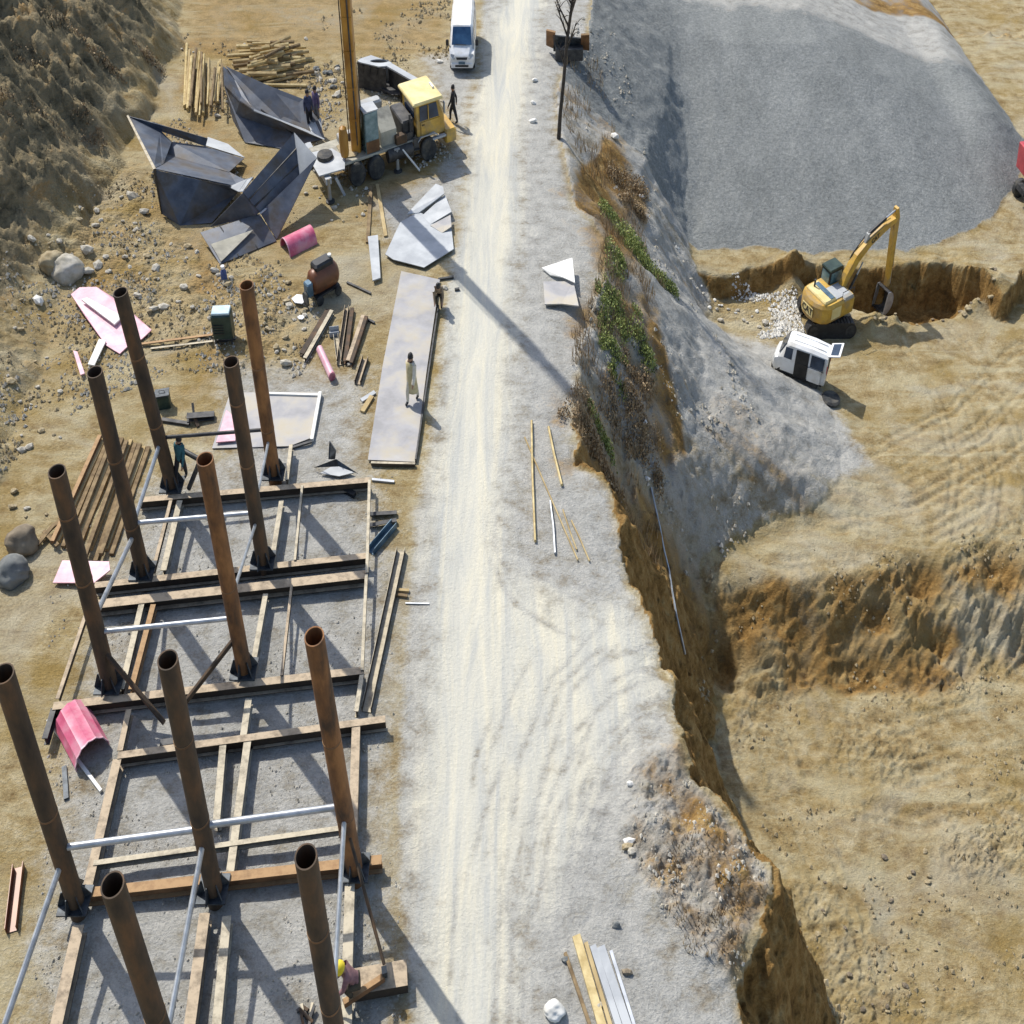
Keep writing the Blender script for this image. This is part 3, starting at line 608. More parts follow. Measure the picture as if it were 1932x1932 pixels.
loose('steel_rod', 'thin steel rod lying on the pale road beside the offcuts', 'steel rod', (765, 1140), (810, 1142), .04, .03, 'box', 'grey_steel')
loose('white_pole', 'thin white pole slanting across the ground by the pink half pipe', 'pole', (92, 1364), (192, 1496), .1, .08, 'box', 'white_board')
loose('steel_bar', 'short dark steel bar standing near the white pole', 'steel bar', (122, 1449), (126, 1510), .16, .06, 'box', 'joint')
loose('steel_angle', 'long rusty steel angle lying below the green generator', 'steel angle', (268, 655), (402, 637), .12, .1, 'L', 'beam_rust')
loose('steel_angle', 'long pale steel angle lying parallel below the rusty one', 'steel angle', (285, 662), (402, 648), .1, .06, 'L', 'beam_pale')
loose('steel_rod', 'thin grey rod pointing from the far frame towards the road', 'steel rod', (702, 908), (744, 911), .1, .06, 'box', 'grey_steel')
loose('steel_offcut', 'dark bent steel offcut lying under the far cross beam', 'steel offcut', (635, 921), (670, 938), .2, .14, 'U', 'dark_steel')
loose('steel_rod', 'thin dark rod pointing at the boom shadow, nearer of two', 'steel rod', (867, 550), (858, 551), .12, .08, 'box', 'dark_steel')
loose('steel_rod', 'thin dark rod lying across the boom shadow edge', 'steel rod', (827, 530), (856, 525), .1, .08, 'box', 'dark_steel')
loose('steel_rod', 'short black rod beside the brown compressor', 'steel rod', (655, 537), (700, 556), .1, .07, 'box', 'dark_steel')
# scrap sections between the compressor and the long plate
for i, (a, b, w, k, mt, lb) in enumerate((((620, 592), (570, 676), .26, 'U', 'rust_dark', 'rusty steel section lying leftmost of the scrap heap'),
        ((627, 594), (576, 684), .2, 'I', 'beam_pale', 'pale edged steel section beside the leftmost one of the scrap heap'),
        ((655, 585), (640, 690), .22, 'C', 'beam', 'long steel section in the middle of the scrap heap, upper left one'),
        ((665, 588), (652, 690), .2, 'U', 'rust_dark', 'dark steel section in the middle of the scrap heap'),
        ((687, 604), (658, 690), .24, 'I', 'beam', 'steel section slanting at the right of the scrap heap'),
        ((692, 606), (663, 695), .18, 'U', 'rust_dark', 'dark section at the right edge of the scrap heap'),
        ((634, 640), (641, 692), .24, 'C', 'beam_pale', 'short pale section in front of the scrap heap'),
        ((690, 682), (675, 728), .3, 'C', 'beam', 'short brown section nearest the long flat plate'),
        ((640, 632), (622, 634), .4, 'C', 'plate_pale', 'short pale steel offcut lying on the scrap heap'))):
    loose('steel_section', lb, 'steel section', a, b, w, .16 + .02 * (i % 3), k, mt)
loose('steel_rod', 'bent dark rod sticking out of the scrap heap', 'steel rod', (694, 606), (707, 612), .1, .07, 'box', 'dark_steel')
loose('steel_offcut', 'small pale offcut beside the long plate, slanting', 'steel offcut', (682, 760), (708, 744), .2, .06, 'box', 'plate_pale')
loose('timber_offcut', 'short orange tinted wood piece against the long plate', 'timber offcut', (684, 782), (702, 752), .22, .08, 'box', 'wood')
# timber stack on the left
for i in range(12):
    f = i / 11.0
    a = (188 + 92 * f, 822 + 16 * f + rnd.uniform(-5, 5)); b = (98 + 112 * f, 1030 + 20 * f + rnd.uniform(-14, 14))
    zz = 0.10 if i % 3 else 0.26
    A, B = G(*a, zz), G(*b, zz)
    lb = 'reddish plank, leftmost of the parallel planks left of the far frame' if i == 0 else ('pale plank, rightmost of the parallel planks left of the far frame' if i == 11 else ORD[i] + ' plank from the left in the parallel row left of the far frame')
    single('plank', lb, 'plank', MB().bar(A, B, .17, .12), ('wood_dark', 'wood', 'wood_dark')[i % 3] if i else 'beam_rust', (A + B) / 2 - Vector((0, 0, .12)), 'planks laid side by side left of the far frame')
for i, (a, b) in enumerate((((80, 1024), (118, 990)), ((85, 1010), (112, 1040)), ((72, 1035), (105, 1000)))):
    A, B = GT(*a, .15), GT(*b, .2)
    single('broken_board', ('broken brown board on top of the heap below the plank row', 'broken brown board nearest the planks below their row', 'broken brown board nearest the brown boulder below the plank row')[i], 'broken board', MB().bar(A, B, .16, .05), 'wood_dark', (A + B) / 2, 'broken boards below the plank row')
# poles on the right verge of the road
for a, b, r, mt, lb in (((1003, 800), (1010, 1025), .055, 'bamboo', 'straight pale pole lying along the right road edge, longest of the poles'),
        ((1035, 812), (1060, 920), .06, 'bamboo', 'short thick bamboo pole lying farther from the road centre'), ((990, 830), (1090, 1060), .035, 'wood', 'thin pole crossing the straight pale pole'),
        ((1038, 950), (1047, 1048), .05, 'grey_steel', 'thin grey pole lying between the bamboo poles'), ((1062, 965), (1088, 1040), .035, 'wood', 'thin brown pole near the cliff edge, farther one'), ((1078, 985), (1112, 1062), .035, 'wood', 'thin brown pole lying nearest the cliff edge')):
    A, B = GT(*a, r + .02), GT(*b, r + .02)
    single('pole', lb, 'pole', MB().path([A, A.lerp(B, .5) + Vector((rnd.uniform(-.05, .05), 0, .02)), B], r, 7), mt, (A + B) / 2 - Vector((0, 0, r)), 'poles on the right road edge', smooth=50)
for a, b, w, mt, lb in (((1066, 1800), (1130, 1990), .10, 'wood_dark', 'thin weathered board at the bottom, leftmost of the bundle'), ((1087, 1768), (1150, 1990), .26, 'bamboo', 'broad yellow plank in the bundle at the bottom'),
        ((1105, 1782), (1166, 1990), .12, 'wood', 'narrow tan plank in the bundle at the bottom'), ((1118, 1788), (1184, 1990), .20, 'plate_pale', 'grey board in the bundle at the bottom, left of the pale sheet'),
        ((1133, 1790), (1200, 1990), .26, 'plate_pale', 'pale blue grey sheet in the bundle at the bottom'), ((1152, 1798), (1212, 1990), .10, 'grey_steel', 'thin grey strip, rightmost of the bundle at the bottom')):
    loose('plank', lb, 'plank', a, b, w, .07, 'box', mt, group='planks bundled at the near road edge')
# sheets and plates
def flat(name, label, cat, pts, mat, z=0.06, t=0.03, group=None, smooth=False):
    P = [G(p[0], p[1], p[2] if len(p) > 2 else z) for p in pts]
    return single(name, label, cat, MB().sheet(P, t), mat, sum(P, Vector()) / len(P), group)
LP = Thing('long_steel_plate', 'long flat grey steel plate lying along the road, a robed person on it', 'steel plate', G(765, 700))
LP.part('sheet', MB().sheet([G(p[0], p[1], .10) for p in ((757, 512), (830, 528), (805, 700), (783, 872), (694, 868), (722, 690))], .03), 'plate_lilac', world=True)
LP.part('edge_bar', MB().bar(G(827, 575, .18), G(784, 866, .18), .07, .14), 'dark_steel', world=True)
LP.part('end_bar', MB().bar(G(700, 872, .16), G(783, 874, .16), .10, .12), 'beam_pale', world=True)
flat('steel_plate', 'large pale steel plate crossed by the boom shadow', 'steel plate', ((727, 480), (755, 420), (790, 400), (852, 432), (856, 470), (800, 505), (742, 490)), 'plate_pale', .12, group='cut plates beside the truck crane')
flat('steel_plate', 'pale strip plate farthest up, tilted, beside the crane wheels', 'steel plate', ((768, 404, .14), (822, 347, .42), (836, 353, .42), (838, 366, .42), (790, 402, .14)), 'plate_pale', .3, .04, group='cut plates beside the truck crane')
flat('steel_plate', 'pale plate next to the farthest strip, dark gap between them', 'steel plate', ((796, 408, .12), (840, 368, .3), (852, 400, .3), (812, 424, .12)), 'plate_pale', .2, .04, group='cut plates beside the truck crane')
flat('steel_plate', 'small pale plate at the road end of the plate group', 'steel plate', ((812, 426, .14), (850, 406, .3), (852, 428, .26), (834, 440, .12)), 'plate_lilac', .2, .04, group='cut plates beside the truck crane')
flat('pale_board', 'narrow pale blue board lying between the planks and the plates', 'board', ((694, 447), (713, 444), (718, 525), (703, 530)), 'plate_pale', .14, .05)
flat('white_sheet', 'white kinked board lying right of the road', 'board', ((1022, 506, .1), (1080, 487, .55), (1085, 534, .4), (1063, 524, .3), (1038, 519, .1)), 'white_board', .2, .05)
flat('steel_plate', 'lilac grey plate lying below the white board', 'steel plate', ((1025, 532, .1), (1082, 532, .2), (1092, 578, .55), (1060, 574, .2), (1028, 575, .1)), 'plate_lilac', .2, .05)
GP = Thing('ground_plate', 'thin grey plate with raised white edges lying behind the far frame', 'steel plate', G(530, 790))
GP.part('sheet', MB().sheet([G(p[0], p[1], .07) for p in ((434, 741), (606, 740), (588, 826), (546, 842), (400, 846))], .02), 'plate_lilac', world=True)
GP.part('edge_strip', MB().bar(G(505, 741, .14), G(600, 744, .14), .10, .08), 'white_board', world=True)
GP.part('edge_strip', MB().bar(G(604, 738, .16), G(588, 828, .16), .14, .1), 'white_board', world=True)
GP.part('edge_strip', MB().bar(G(588, 832, .12), G(548, 844, .12), .1, .06), 'dark_steel', world=True)
for a, b, lb in (((700, 355), (694, 462), 'long brown plank lying below the crane wheels, left one'), ((712, 352), (728, 448), 'long yellow plank lying below the crane wheels, right one')):
    loose('plank', lb, 'plank', a, b, .2, .07, 'box', 'wood_dark' if 'brown' in lb else 'wood', group='planks below the crane')
flat('scrap_sheet', 'bent dark green scrap plate behind the far frame', 'scrap plate', ((592, 882, .12), (634, 866, .7), (676, 894, .12), (640, 880, .5)), 'joint', .3, .03)
flat('scrap_sheet', 'pale blue scrap sheet lying under the dark green plate', 'scrap plate', ((604, 893), (634, 876), (668, 892), (640, 899)), 'plate_pale', .1, .03)
flat('scrap_fin', 'narrow dark steel fin standing above the green scrap plate', 'scrap plate', ((620, 866, .1), (622, 832, .6), (634, 850, .6), (632, 866, .1)), 'joint', .3, .04)
# pink painted covers
flat('pink_sheet', 'big faded pink sheet metal panel lying by the slope', 'pink sheet', ((134, 556, .3), (150, 543, .3), (182, 542, .3), (226, 570, .15), (286, 623, .12), (268, 640, .12), (243, 652, .1), (226, 668, .08), (200, 652, .08), (160, 596, .25)), 'pink_pale', .2, .04)
flat('white_strip', 'pair of white steel strips lying on the big pink sheet', 'steel strip', ((154, 566, .42), (164, 562, .42), (232, 598, .3), (216, 613, .3)), 'white_board', .3, .06)
flat('white_strip', 'single white strip lying below the big pink sheet', 'steel strip', ((187, 640), (200, 644), (178, 690), (166, 688)), 'white_board', .16, .05)
flat('pink_sheet', 'thin pink strip lying left of the white strip', 'pink sheet', ((138, 662), (146, 664), (160, 705), (152, 708)), 'pink_pale', .14, .04)
flat('pink_sheet', 'pink sheet lying under the nearest left column of the far frame', 'pink sheet', ((118, 1058, .25), (206, 1060, .3), (208, 1076, .3), (178, 1100, .2), (100, 1100, .1)), 'pink_pale', .2, .04)
flat('pink_sheet', 'pink triangular sheet lying behind the middle column', 'pink sheet', ((427, 774), (446, 790), (444, 832), (408, 835)), 'pink_pale', .16, .04)
flat('pink_sheet', 'narrow pink sheet standing against the farthest right column', 'pink sheet', ((500, 854, .3), (508, 862, .3), (506, 898, .1), (494, 902, .1)), 'pink', .2, .04)
def half_pipe(name, label, a, b, r, arc, mat, z=0.0, thick=0.03, ribs=False, roll=0.0):
    A, B = GT(*a), GT(*b); A.z += z; B.z += z; d = (B - A).normalized(); sd = d.cross(Vector((0, 0, 1))).normalized(); up = sd.cross(d)
    n = 14; o_, i_ = [], []
    for k in range(n + 1):
        an = -arc / 2 + arc * k / n + roll; rr = r * (1.0 + (0.05 if ribs and k % 2 else 0))
        off = sd * math.sin(an) + up * (math.cos(an) - (math.cos(arc / 2) if arc < 6 else -1)); o_.append(off * rr); i_.append(off * (rr - thick))
    T = Thing(name, label, 'pink cover', A.lerp(B, .5))
    prof = o_ + i_[::-1]
    T.part('shell', MB().rings([[A + p for p in prof], [B + p for p in prof]]), mat, world=True, smooth=30)
    T.part('rim', MB().rings([[B + p * 1.02 for p in prof], [B + d * 0.05 + p * 1.02 for p in prof]]), 'pink_pale' if mat == 'pink' else 'pink', world=True)
half_pipe('pink_half_pipe', 'ribbed crimson half pipe cover lying in the left bay of the near frame', (138, 1362), (176, 1432), .62, math.pi * 0.95, 'pink', .05, ribs=True)
half_pipe('pink_half_pipe', 'crimson half pipe cover lying in front of the nearest hopper', (590, 452), (540, 478), .55, math.pi * 1.0, 'pink', .02)
half_pipe('pink_roll', 'thin pink rolled tube lying left of the scrap heap', (604, 668), (627, 718), .17, math.pi * 2, 'pink_pale', .02)

# ------------------------------------------------------------------ folded plate hoppers
def hopper(name, label, panels, base):
    T = Thing(name, label, 'hopper', G(*base))
    for nm, mt, pts in panels:
        pn = T.part(nm, MB().sheet([G(p[0], p[1], p[2]) for p in pts], .035), mt, world=True)
        if nm in ('front_panel', 'outer_panel', 'inner_panel', 'back_panel', 'lip_panel'):       # welded stiffening ribs
            Q = [G(p[0], p[1], p[2]) for p in pts]; n_ = (Q[1] - Q[0]).cross(Q[-1] - Q[0]).normalized(); h_ = len(Q) // 2
            if n_.z < 0: n_ = -n_
            for f in (.33, .66):
                a_ = Q[0].lerp(Q[h_ - 1] if h_ > 1 else Q[1], f) + n_ * .05; b_ = Q[-1].lerp(Q[h_], f) + n_ * .05
                T.part('rib', MB().bar(a_, b_, .06, .06), 'dark_steel', pn, world=True)
    return T
hopper('plate_hopper', 'dark steel plate hopper with pointed end, leftmost of three', (
    ('end_panel', 'plate_blue', ((239, 218, 2.0), (302, 246, 1.5), (324, 268, 1.2), (308, 310, 1.5), (290, 318, 1.95))),
    ('back_panel', 'plate_blue', ((239, 218, 2.02), (312, 238, 1.75), (392, 261, 1.0), (388, 276, 0.7), (302, 247, 1.5))),
    ('floor_panel', 'plate_blue', ((324, 268, 1.15), (388, 277, .7), (460, 300, .25), (432, 325, .55), (312, 292, .9))),
    ('side_panel', 'plate_blue', ((308, 311, 1.5), (312, 290, .9), (432, 325, .5), (462, 340, .95), (448, 352, 1.0), (292, 319, 1.92))),
    ('front_panel', 'plate_blue', ((291, 320, 1.9), (378, 340, 1.5), (450, 354, 1.0), (448, 364, .6), (400, 420, .05), (340, 426, .02), (306, 404, .15))),
    ('stiffener', 'beam_pale', ((239, 219, 2.05), (242, 217, 2.05), (294, 318, 1.97), (308, 402, .2), (304, 404, .18), (289, 320, 1.95))),
    ('lip_plate', 'plate_pale', ((392, 259, .35), (430, 272, .3), (462, 298, .3), (388, 275, .4)))), (370, 400))
hopper('plate_hopper', 'dark blue steel hopper with curved rim, below the wood piles', (
    ('end_panel', 'plate_blue', ((421, 126, 2.1), (434, 134, 1.9), (462, 168, 1.4), (479, 208, 1.3), (452, 190, 1.5), (423, 161, 1.6))),
    ('back_panel', 'plate_blue', ((426, 125, 2.1), (510, 163, 1.7), (572, 187, 1.3), (577, 243, .5), (530, 225, .7), (480, 206, 1.0), (446, 150, 1.5))),
    ('front_panel', 'plate_blue', ((423, 162, 1.55), (452, 191, 1.5), (480, 209, 1.3), (531, 228, 1.0), (612, 262, .5), (590, 270, .1), (530, 280, .05), (462, 268, .05), (440, 228, .4))),
    ('end_wall', 'plate_blue', ((572, 187, 1.3), (600, 225, .9), (614, 264, .45), (577, 244, .5))),
    ('rim_strip', 'plate_pale', ((479, 206, 1.34), (530, 225, 1.05), (576, 244, .75), (612, 262, .52), (612, 264, .5), (574, 248, .7), (530, 229, 1.0), (479, 210, 1.28)))), (520, 250))
hopper('plate_hopper', 'blue grey steel hopper lying open, nearest of three, flat lip in front', (
    ('inner_panel', 'plate_blue', ((555, 251, 2.3), (566, 339, 1.0), (491, 402, .8), (458, 363, 1.7))),
    ('outer_panel', 'plate_blue', ((566, 339, 1.0), (598, 298, 1.9), (522, 452, .03), (491, 402, .8))),
    ('end_panel', 'plate_pale', ((555, 250, 2.32), (598, 298, 1.95), (566, 339, 1.02))),  # paler plate colour paints in sunlight on this end
    ('side_panel', 'plate_blue', ((458, 364, 1.68), (490, 400, .82), (482, 408, .7), (397, 427, .04))),
    ('lip_panel', 'plate_blue', ((378, 439, .45), (490, 404, .72), (522, 455, .04), (415, 499, .04))),
    ('lip_sun_patch', 'dust_deck', ((398, 461, .36), (478, 434, .50), (417, 494, .12))),  # added thin sheet, its pale colour stands in for sunlight falling on the lip
    ('seam_strip', 'plate_pale', ((566, 338, 1.06), (568, 340, 1.04), (492, 404, .84), (490, 402, .86))),
    ('corner_plate', 'plate_pale', ((432, 353, 1.0), (466, 338, 1.5), (478, 334, 1.55), (458, 362, 1.72), (450, 362, 1.2)))), (480, 420))

# ------------------------------------------------------------------ grey feeder trough behind the crane
TR_ = Thing('feeder_trough', 'grey steel trough with a hole in its top plate behind the crane', 'steel trough', G(715, 150))
outer = [G(*p, 1.3) for p in ((678, 111), (699, 104), (738, 118), (726, 128), (674, 116))]
cen = G(716, 115, 1.3); hole = []; rim = []
for k in range(20):
    an = 2 * math.pi * k / 20; d = Vector((math.cos(an) * 0.62, math.sin(an) * 0.20, 0)); hole.append(cen + d); best = 9e9
    for i in range(5):
        a, b = outer[i], outer[(i + 1) % 5]; e = b - a; den = d.x * e.y - d.y * e.x
        if abs(den) < 1e-9: continue
        t = ((a.x - cen.x) * e.y - (a.y - cen.y) * e.x) / den; s_ = ((a.x - cen.x) * d.y - (a.y - cen.y) * d.x) / den
        if t > 0 and -1e-6 <= s_ <= 1 + 1e-6: best = min(best, t)
    rim.append(cen + d * max(best, 1.02))
dz = Vector((0, 0, .05))
TR_.part('top_plate', MB().rings([hole, rim, [p - dz for p in rim], [p - dz for p in hole]], (False, False)).add(hole + [p - dz for p in hole], [(i, (i + 1) % 20, (i + 1) % 20 + 20, i + 20) for i in range(20)]), 'plate_pale', world=True)
def wall(T, nm, a, b, z0, z1, mt, t=.05, off=(0, 0)):
    A, B = G(*a, z1), G(*b, z1); T.part(nm, MB().sheet([A, B, Vector((B.x + off[0], B.y + off[1], z0)), Vector((A.x + off[0], A.y + off[1], z0))], t), mt, world=True)
wall(TR_, 'side_wall', (674, 117), (727, 129), 0.02, 1.24, 'dark_steel'); wall(TR_, 'side_wall', (733, 124), (793, 158), 0.02, 1.2, 'dark_steel', .08)
wall(TR_, 'back_wall', (699, 104), (739, 118), 0.02, 1.22, 'grey_paint'); wall(TR_, 'end_wall', (675, 115), (699, 105), 0.02, 1.2, 'grey_paint')
TR_.part('top_rail', MB().bar(G(733, 121, 1.32), G(796, 157, 1.3), .42, .08), 'plate_pale', world=True)
for f in (.2, .45, .7): TR_.part('stiffener', MB().bar(G(674 + 53 * f, 119 + 12 * f, 1.2), G(675 + 53 * f, 158 + 10 * f, .1), .1, .1), 'dark_steel', world=True)
TR_.part('trough_floor', MB().sheet([G(*p, .25) for p in ((690, 150), (745, 150), (790, 176), (740, 180))], .05), 'dark_steel', world=True)

# ------------------------------------------------------------------ truck crane
def wheel(T, name, x, y, z, r, w, mat='rubber', parent=None):
    h = w / 2
    t = T.part(name, MB().lathe([(r * .55, -h), (r * .9, -h), (r, -h * .7), (r, h * .7), (r * .9, h), (r * .55, h)], 22, 'y', (x, y, z)), mat, parent, smooth=40)
    T.part('rim', MB().lathe([(.02, -h * .5), (r * .3, -h * .95), (r * .56, -h * .6), (r * .56, h * .6), (r * .3, h * .95), (.02, h * .5)], 16, 'y', (x, y, z)), 'rim', t, smooth=40)
    return t
cr0 = G(676, 350); crd = G(809, 303) - cr0
CR = Thing('truck_crane', 'old yellow cab truck crane with raised orange brown boom', 'truck crane', cr0, math.atan2(crd.y, crd.x))
c1 = MB(); c1.box((2.1, .78, .86), (8.2, .16, .28)); c1.box((2.1, 1.72, .86), (8.2, .16, .28))
for xx in (-1.8, -.3, 1.6, 3.2, 5.6): c1.box((xx, 1.25, .84), (.14, .94, .2))
CR.part('chassis', c1, 'dark_steel')
CR.part('deck', MB().cbox((1.0, 1.25, 1.06), (6.2, 2.35, .10), .03), 'dust_deck')
for x, nm in ((0, 'rear_wheel'), (1.2, 'rear_wheel'), (4.62, 'front_wheel')):
    for y in (0.05, 2.35):
        wheel(CR, nm, x, y, .52, .52, .42 if x < 3 else .34)
fd = CR.part('fender', MB().sheet([(3.95, -.05, 1.0), (4.2, -.05, 1.16), (5.05, -.05, 1.16), (5.3, -.05, 1.0), (5.3, .45, 1.0), (5.05, .45, 1.18), (4.2, .45, 1.18), (3.95, .45, 1.0)], .04), 'plate_pale')
cb = MB().rings([[Vector(p) for p in ((4.0, .15, z), (5.55 + dx, .15, z), (5.7 + dx, .4, z), (5.7 + dx, 2.0, z), (5.55 + dx, 2.25, z), (4.0, 2.25, z))] for z, dx in ((1.0, .25), (1.75, .2), (2.5, -.15))])
cab = CR.part('cab', cb, 'yellow')
CR.part('roof', MB().cbox((4.75, 1.2, 2.58), (1.95, 2.35, .12), .05), 'yellow_pale', cab)
for nm, pts in (('windscreen', ((5.70, .42, 1.8), (5.70, 1.98, 1.8), (5.45, 1.92, 2.44), (5.45, .48, 2.44))), ('side_window', ((4.2, .13, 1.78), (5.45, .13, 1.78), (5.3, .13, 2.42), (4.2, .13, 2.42))), ('rear_window', ((3.985, .5, 1.8), (3.985, 1.9, 1.8), (3.985, 1.9, 2.4), (3.985, .5, 2.4)))):
    off = Vector((.21, 0, 0)) if nm == 'windscreen' else Vector((0, 0, 0))
    CR.part(nm, MB().sheet([Vector(p) + off * (1 if p[2] < 2 else .1) for p in pts], .02), 'glass', cab)
CR.part('door', MB().sheet([(4.25, .125, 1.05), (5.5, .125, 1.05), (5.5, .125, 1.72), (4.25, .125, 1.72)], .03), 'yellow', cab)
CR.part('mirror', MB().box((5.75, -.02, 2.15), (.06, .18, .5)), 'plate_pale', cab); CR.part('mirror_arm', MB().tube((5.6, .15, 2.35), (5.75, -.02, 2.35), .02, 6), 'black', cab)
bp = CR.part('bumper', MB().cbox((6.15, 1.15, .82), (.75, 2.45, .55), .08), 'yellow')
for y in (.25, 2.05): CR.part('headlight', MB().lathe([(.02, 0), (.11, .0), (.11, .05), (.02, .06)], 12, 'x', (6.53, y, .9)), 'plate_pale', bp)
CR.part('running_board', MB().box((5.35, .0, .92), (.9, .2, .08)), 'plate_pale')
eng = MB(); eng.cbox((3.5, 1.25, 1.5), (.8, 1.9, .85), .06); eng.box((3.45, .3, 1.25), (.5, .3, .4)); eng.tube((3.6, .25, 1.3), (3.6, .25, 2.2), .07, 8)
CR.part('engine_housing', eng, 'dark_steel')
CR.part('fuel_tank', MB().tube((2.0, .1, .78), (3.6, .1, .78), .3, 12), 'dark_steel', smooth=40)
CR.part('turntable', MB().lathe([(.75, 1.1), (.75, 1.3), (.62, 1.32), (.62, 1.5)], 20, 'z', (1.1, 1.25, 0)), 'dark_steel', smooth=40)
oc = CR.part('operator_cab', MB().cbox((1.15, .55, 2.0), (.85, .8, 1.75), .06), 'glass_green')
CR.part('lower_panel', MB().box((1.15, .14, 1.4), (.8, .05, .5)), 'beam_rust', oc)
CR.part('cab_roof', MB().box((1.15, .55, 2.90), (.9, .85, .05)), 'plate_pale', oc)
CR.part('engine_cover', MB().rings([[Vector(p) for p in ((1.75, .35, z0), (2.75, .35, z0), (2.75, 1.35, z1), (1.75, 1.35, z1))] for z0, z1 in ((1.12, 1.12), (1.75, 2.35))]), 'dust_deck')
CR.part('counterweight', MB().cbox((1.7, 2.25, 2.0), (1.7, .6, .8), .08), 'grey_paint')
CR.part('winch_drum', MB().lathe([(.05, -.42), (.34, -.42), (.34, -.36), (.22, -.34), (.22, .34), (.34, .36), (.34, .42), (.05, .42)], 16, 'y', (1.1, 1.7, 1.9)), 'dark_steel', smooth=40)
CR.part('hook_block', MB().lathe([(.03, 1.25), (.22, 1.3), (.26, 1.5), (.26, 2.25), (.2, 2.5), (.03, 2.6)], 14, 'z', (-.55, .35, 0)), 'orange', smooth=40)
# boom sections in place
bf = CR.loc + CR.R @ Vector((.4, .9, 1.3)); tip = Vector((bf.x + 0.9, bf.y - 4.7, 19.5))
def boom_sec(nm, f0, f1, w):
    a, b = bf.lerp(tip, f0), bf.lerp(tip, f1); d = (b - a).normalized(); s_ = Vector((1, 0, 0)); n_ = d.cross(s_).normalized()
    ring = lambda c: [c + s_ * x * w / 2 + n_ * y * w * .6 for x, y in ((-1, -.8), (-.8, -1), (.8, -1), (1, -.8), (1, .8), (.8, 1), (-.8, 1), (-1, .8))]
    return CR.part(nm, MB().rings([ring(a), ring(b)]), 'orange', world=True)
b1 = boom_sec('boom', -.02, .42, .56); boom_sec('boom_collar', .405, .425, .66); boom_sec('boom_section', .42, .74, .46); boom_sec('boom_section', .74, 1.0, .36)
e_ = (tip - bf).normalized()
CR.part('boom_cable', MB().path([bf + Vector((-.36, -.25, .3)), bf.lerp(tip, .5) + Vector((-.33, -.3, 0)), tip + Vector((-.2, -.2, 0))], .035, 5), 'beam_pale', world=True)
CR.part('lift_cylinder', MB().tube(CR.loc + CR.R @ Vector((.9, 1.25, 1.5)), bf.lerp(tip, .20) + Vector((.15, .42, 0)), .12, 10), 'dark_steel', world=True, smooth=40)
for x, s in ((-1.95, 1), (2.55, .0)):
    ob = CR.part('outrigger_beam', MB().box((x, 1.2, .93), (.34, 3.6 if s else 2.6, .26)), 'plate_pale' if s else 'grey_paint')
    for y in ((-.55, 2.95) if s else (-.05, 2.45)):
        lg = CR.part('outrigger_leg', MB().tube((x, y, .12), (x, y, 1.05), .1, 10), 'grey_paint', smooth=40)
        CR.part('foot_plate', MB().lathe([(.02, .02), (.26, .02), (.26, .08), (.1, .14)], 12, 'z', (x, y, 0)), 'dark_steel', lg)
CR.part('boom_strip', MB().path([bf + Vector((.12, -.37, .2)), bf.lerp(tip, .41) + Vector((.10, -.37, 0))], .05, 5), 'dark_steel', b1, world=True)
for f in (.08, .16, .25, .33): boom_sec('boom_band', f, f + .006, .60)
CR.part('tool_chest', MB().cbox((2.95, .25, 1.3), (.7, .4, .36), .04), 'rust_dark'); CR.part('tool_chest', MB().cbox((.1, 2.1, 1.26), (.9, .42, .3), .04), 'grey_paint')
sw_ = CR.part('spare_wheel', MB().lathe([(.2, 1.13), (.45, 1.13), (.48, 1.2), (.45, 1.34), (.2, 1.34)], 18, 'z', (-1.55, 1.0, 0)), 'rubber', smooth=40)
for dx_, dy_, c_ in ((.0, .0, .05), (.12, .1, .12), (-.1, .16, .2)): CR.part('hydraulic_hose', MB().path([(2.9, 1.9 + dy_, 1.15), (2.2 + dx_, 2.0, 1.5 + c_), (1.5, 1.9, 1.35 + c_), (.8, 1.5 + dy_, 1.6)], .035, 6), 'black', smooth=60)
CR.part('battery_box', MB().cbox((2.3, 2.35, .8), (.8, .3, .4), .04), 'dark_steel'); CR.part('step_ladder', MB().box((3.85, .02, .95), (.34, .06, .5)).box((3.85, -.06, .72), (.36, .14, .04)).box((3.85, -.08, .46), (.36, .14, .04)), 'dark_steel', kind='stuff')
CR.part('exhaust_pipe', MB().path([(3.95, 2.3, 1.2), (3.95, 2.35, 2.2), (3.9, 2.3, 2.6)], .06, 8), 'rust_dark', smooth=50)
CR.part('sand_sheet', MB().sheet([(-.6, .5, 1.14), (.1, .3, 1.15), (.6, .9, 1.14), (.2, 1.9, 1.15), (-.6, 1.7, 1.14)], .04), 'stone_tan')
CR.part('door_handle', MB().box((4.4, .1, 1.6), (.16, .03, .04)), 'black', cab); CR.part('window_bar', MB().bar((4.75, .115, 2.42), (4.75, .115, 1.78), .05, .03), 'yellow', cab)
CR.part('wiper', MB().bar((5.93, .6, 1.82), (5.75, 1.2, 2.2), .03, .02), 'black', cab); CR.part('roof_lamp', MB().box((5.5, 1.2, 2.68), (.12, .5, .08)), 'white_board', cab)
CR.part('rear_plate', MB().sheet([(-2.4, -.3, 1.14), (-.9, -.5, 1.18), (-.5, .5, 1.16), (-.9, 1.6, 1.14), (-2.4, 1.9, 1.14)], .05), 'plate_pale')
sl_ = MB().bar(cr0 + CR.R @ Vector((-1.4, -.4, .95)), G(652, 366, .06), .16, .14)
CR.part('loading_ramp', sl_, 'plate_pale', world=True)
CR.part('tow_bar', MB().tube(CR.R @ Vector((2.9, -.1, .95)) + cr0, G(792, 322, .12), .05, 6), 'white_board', world=True)

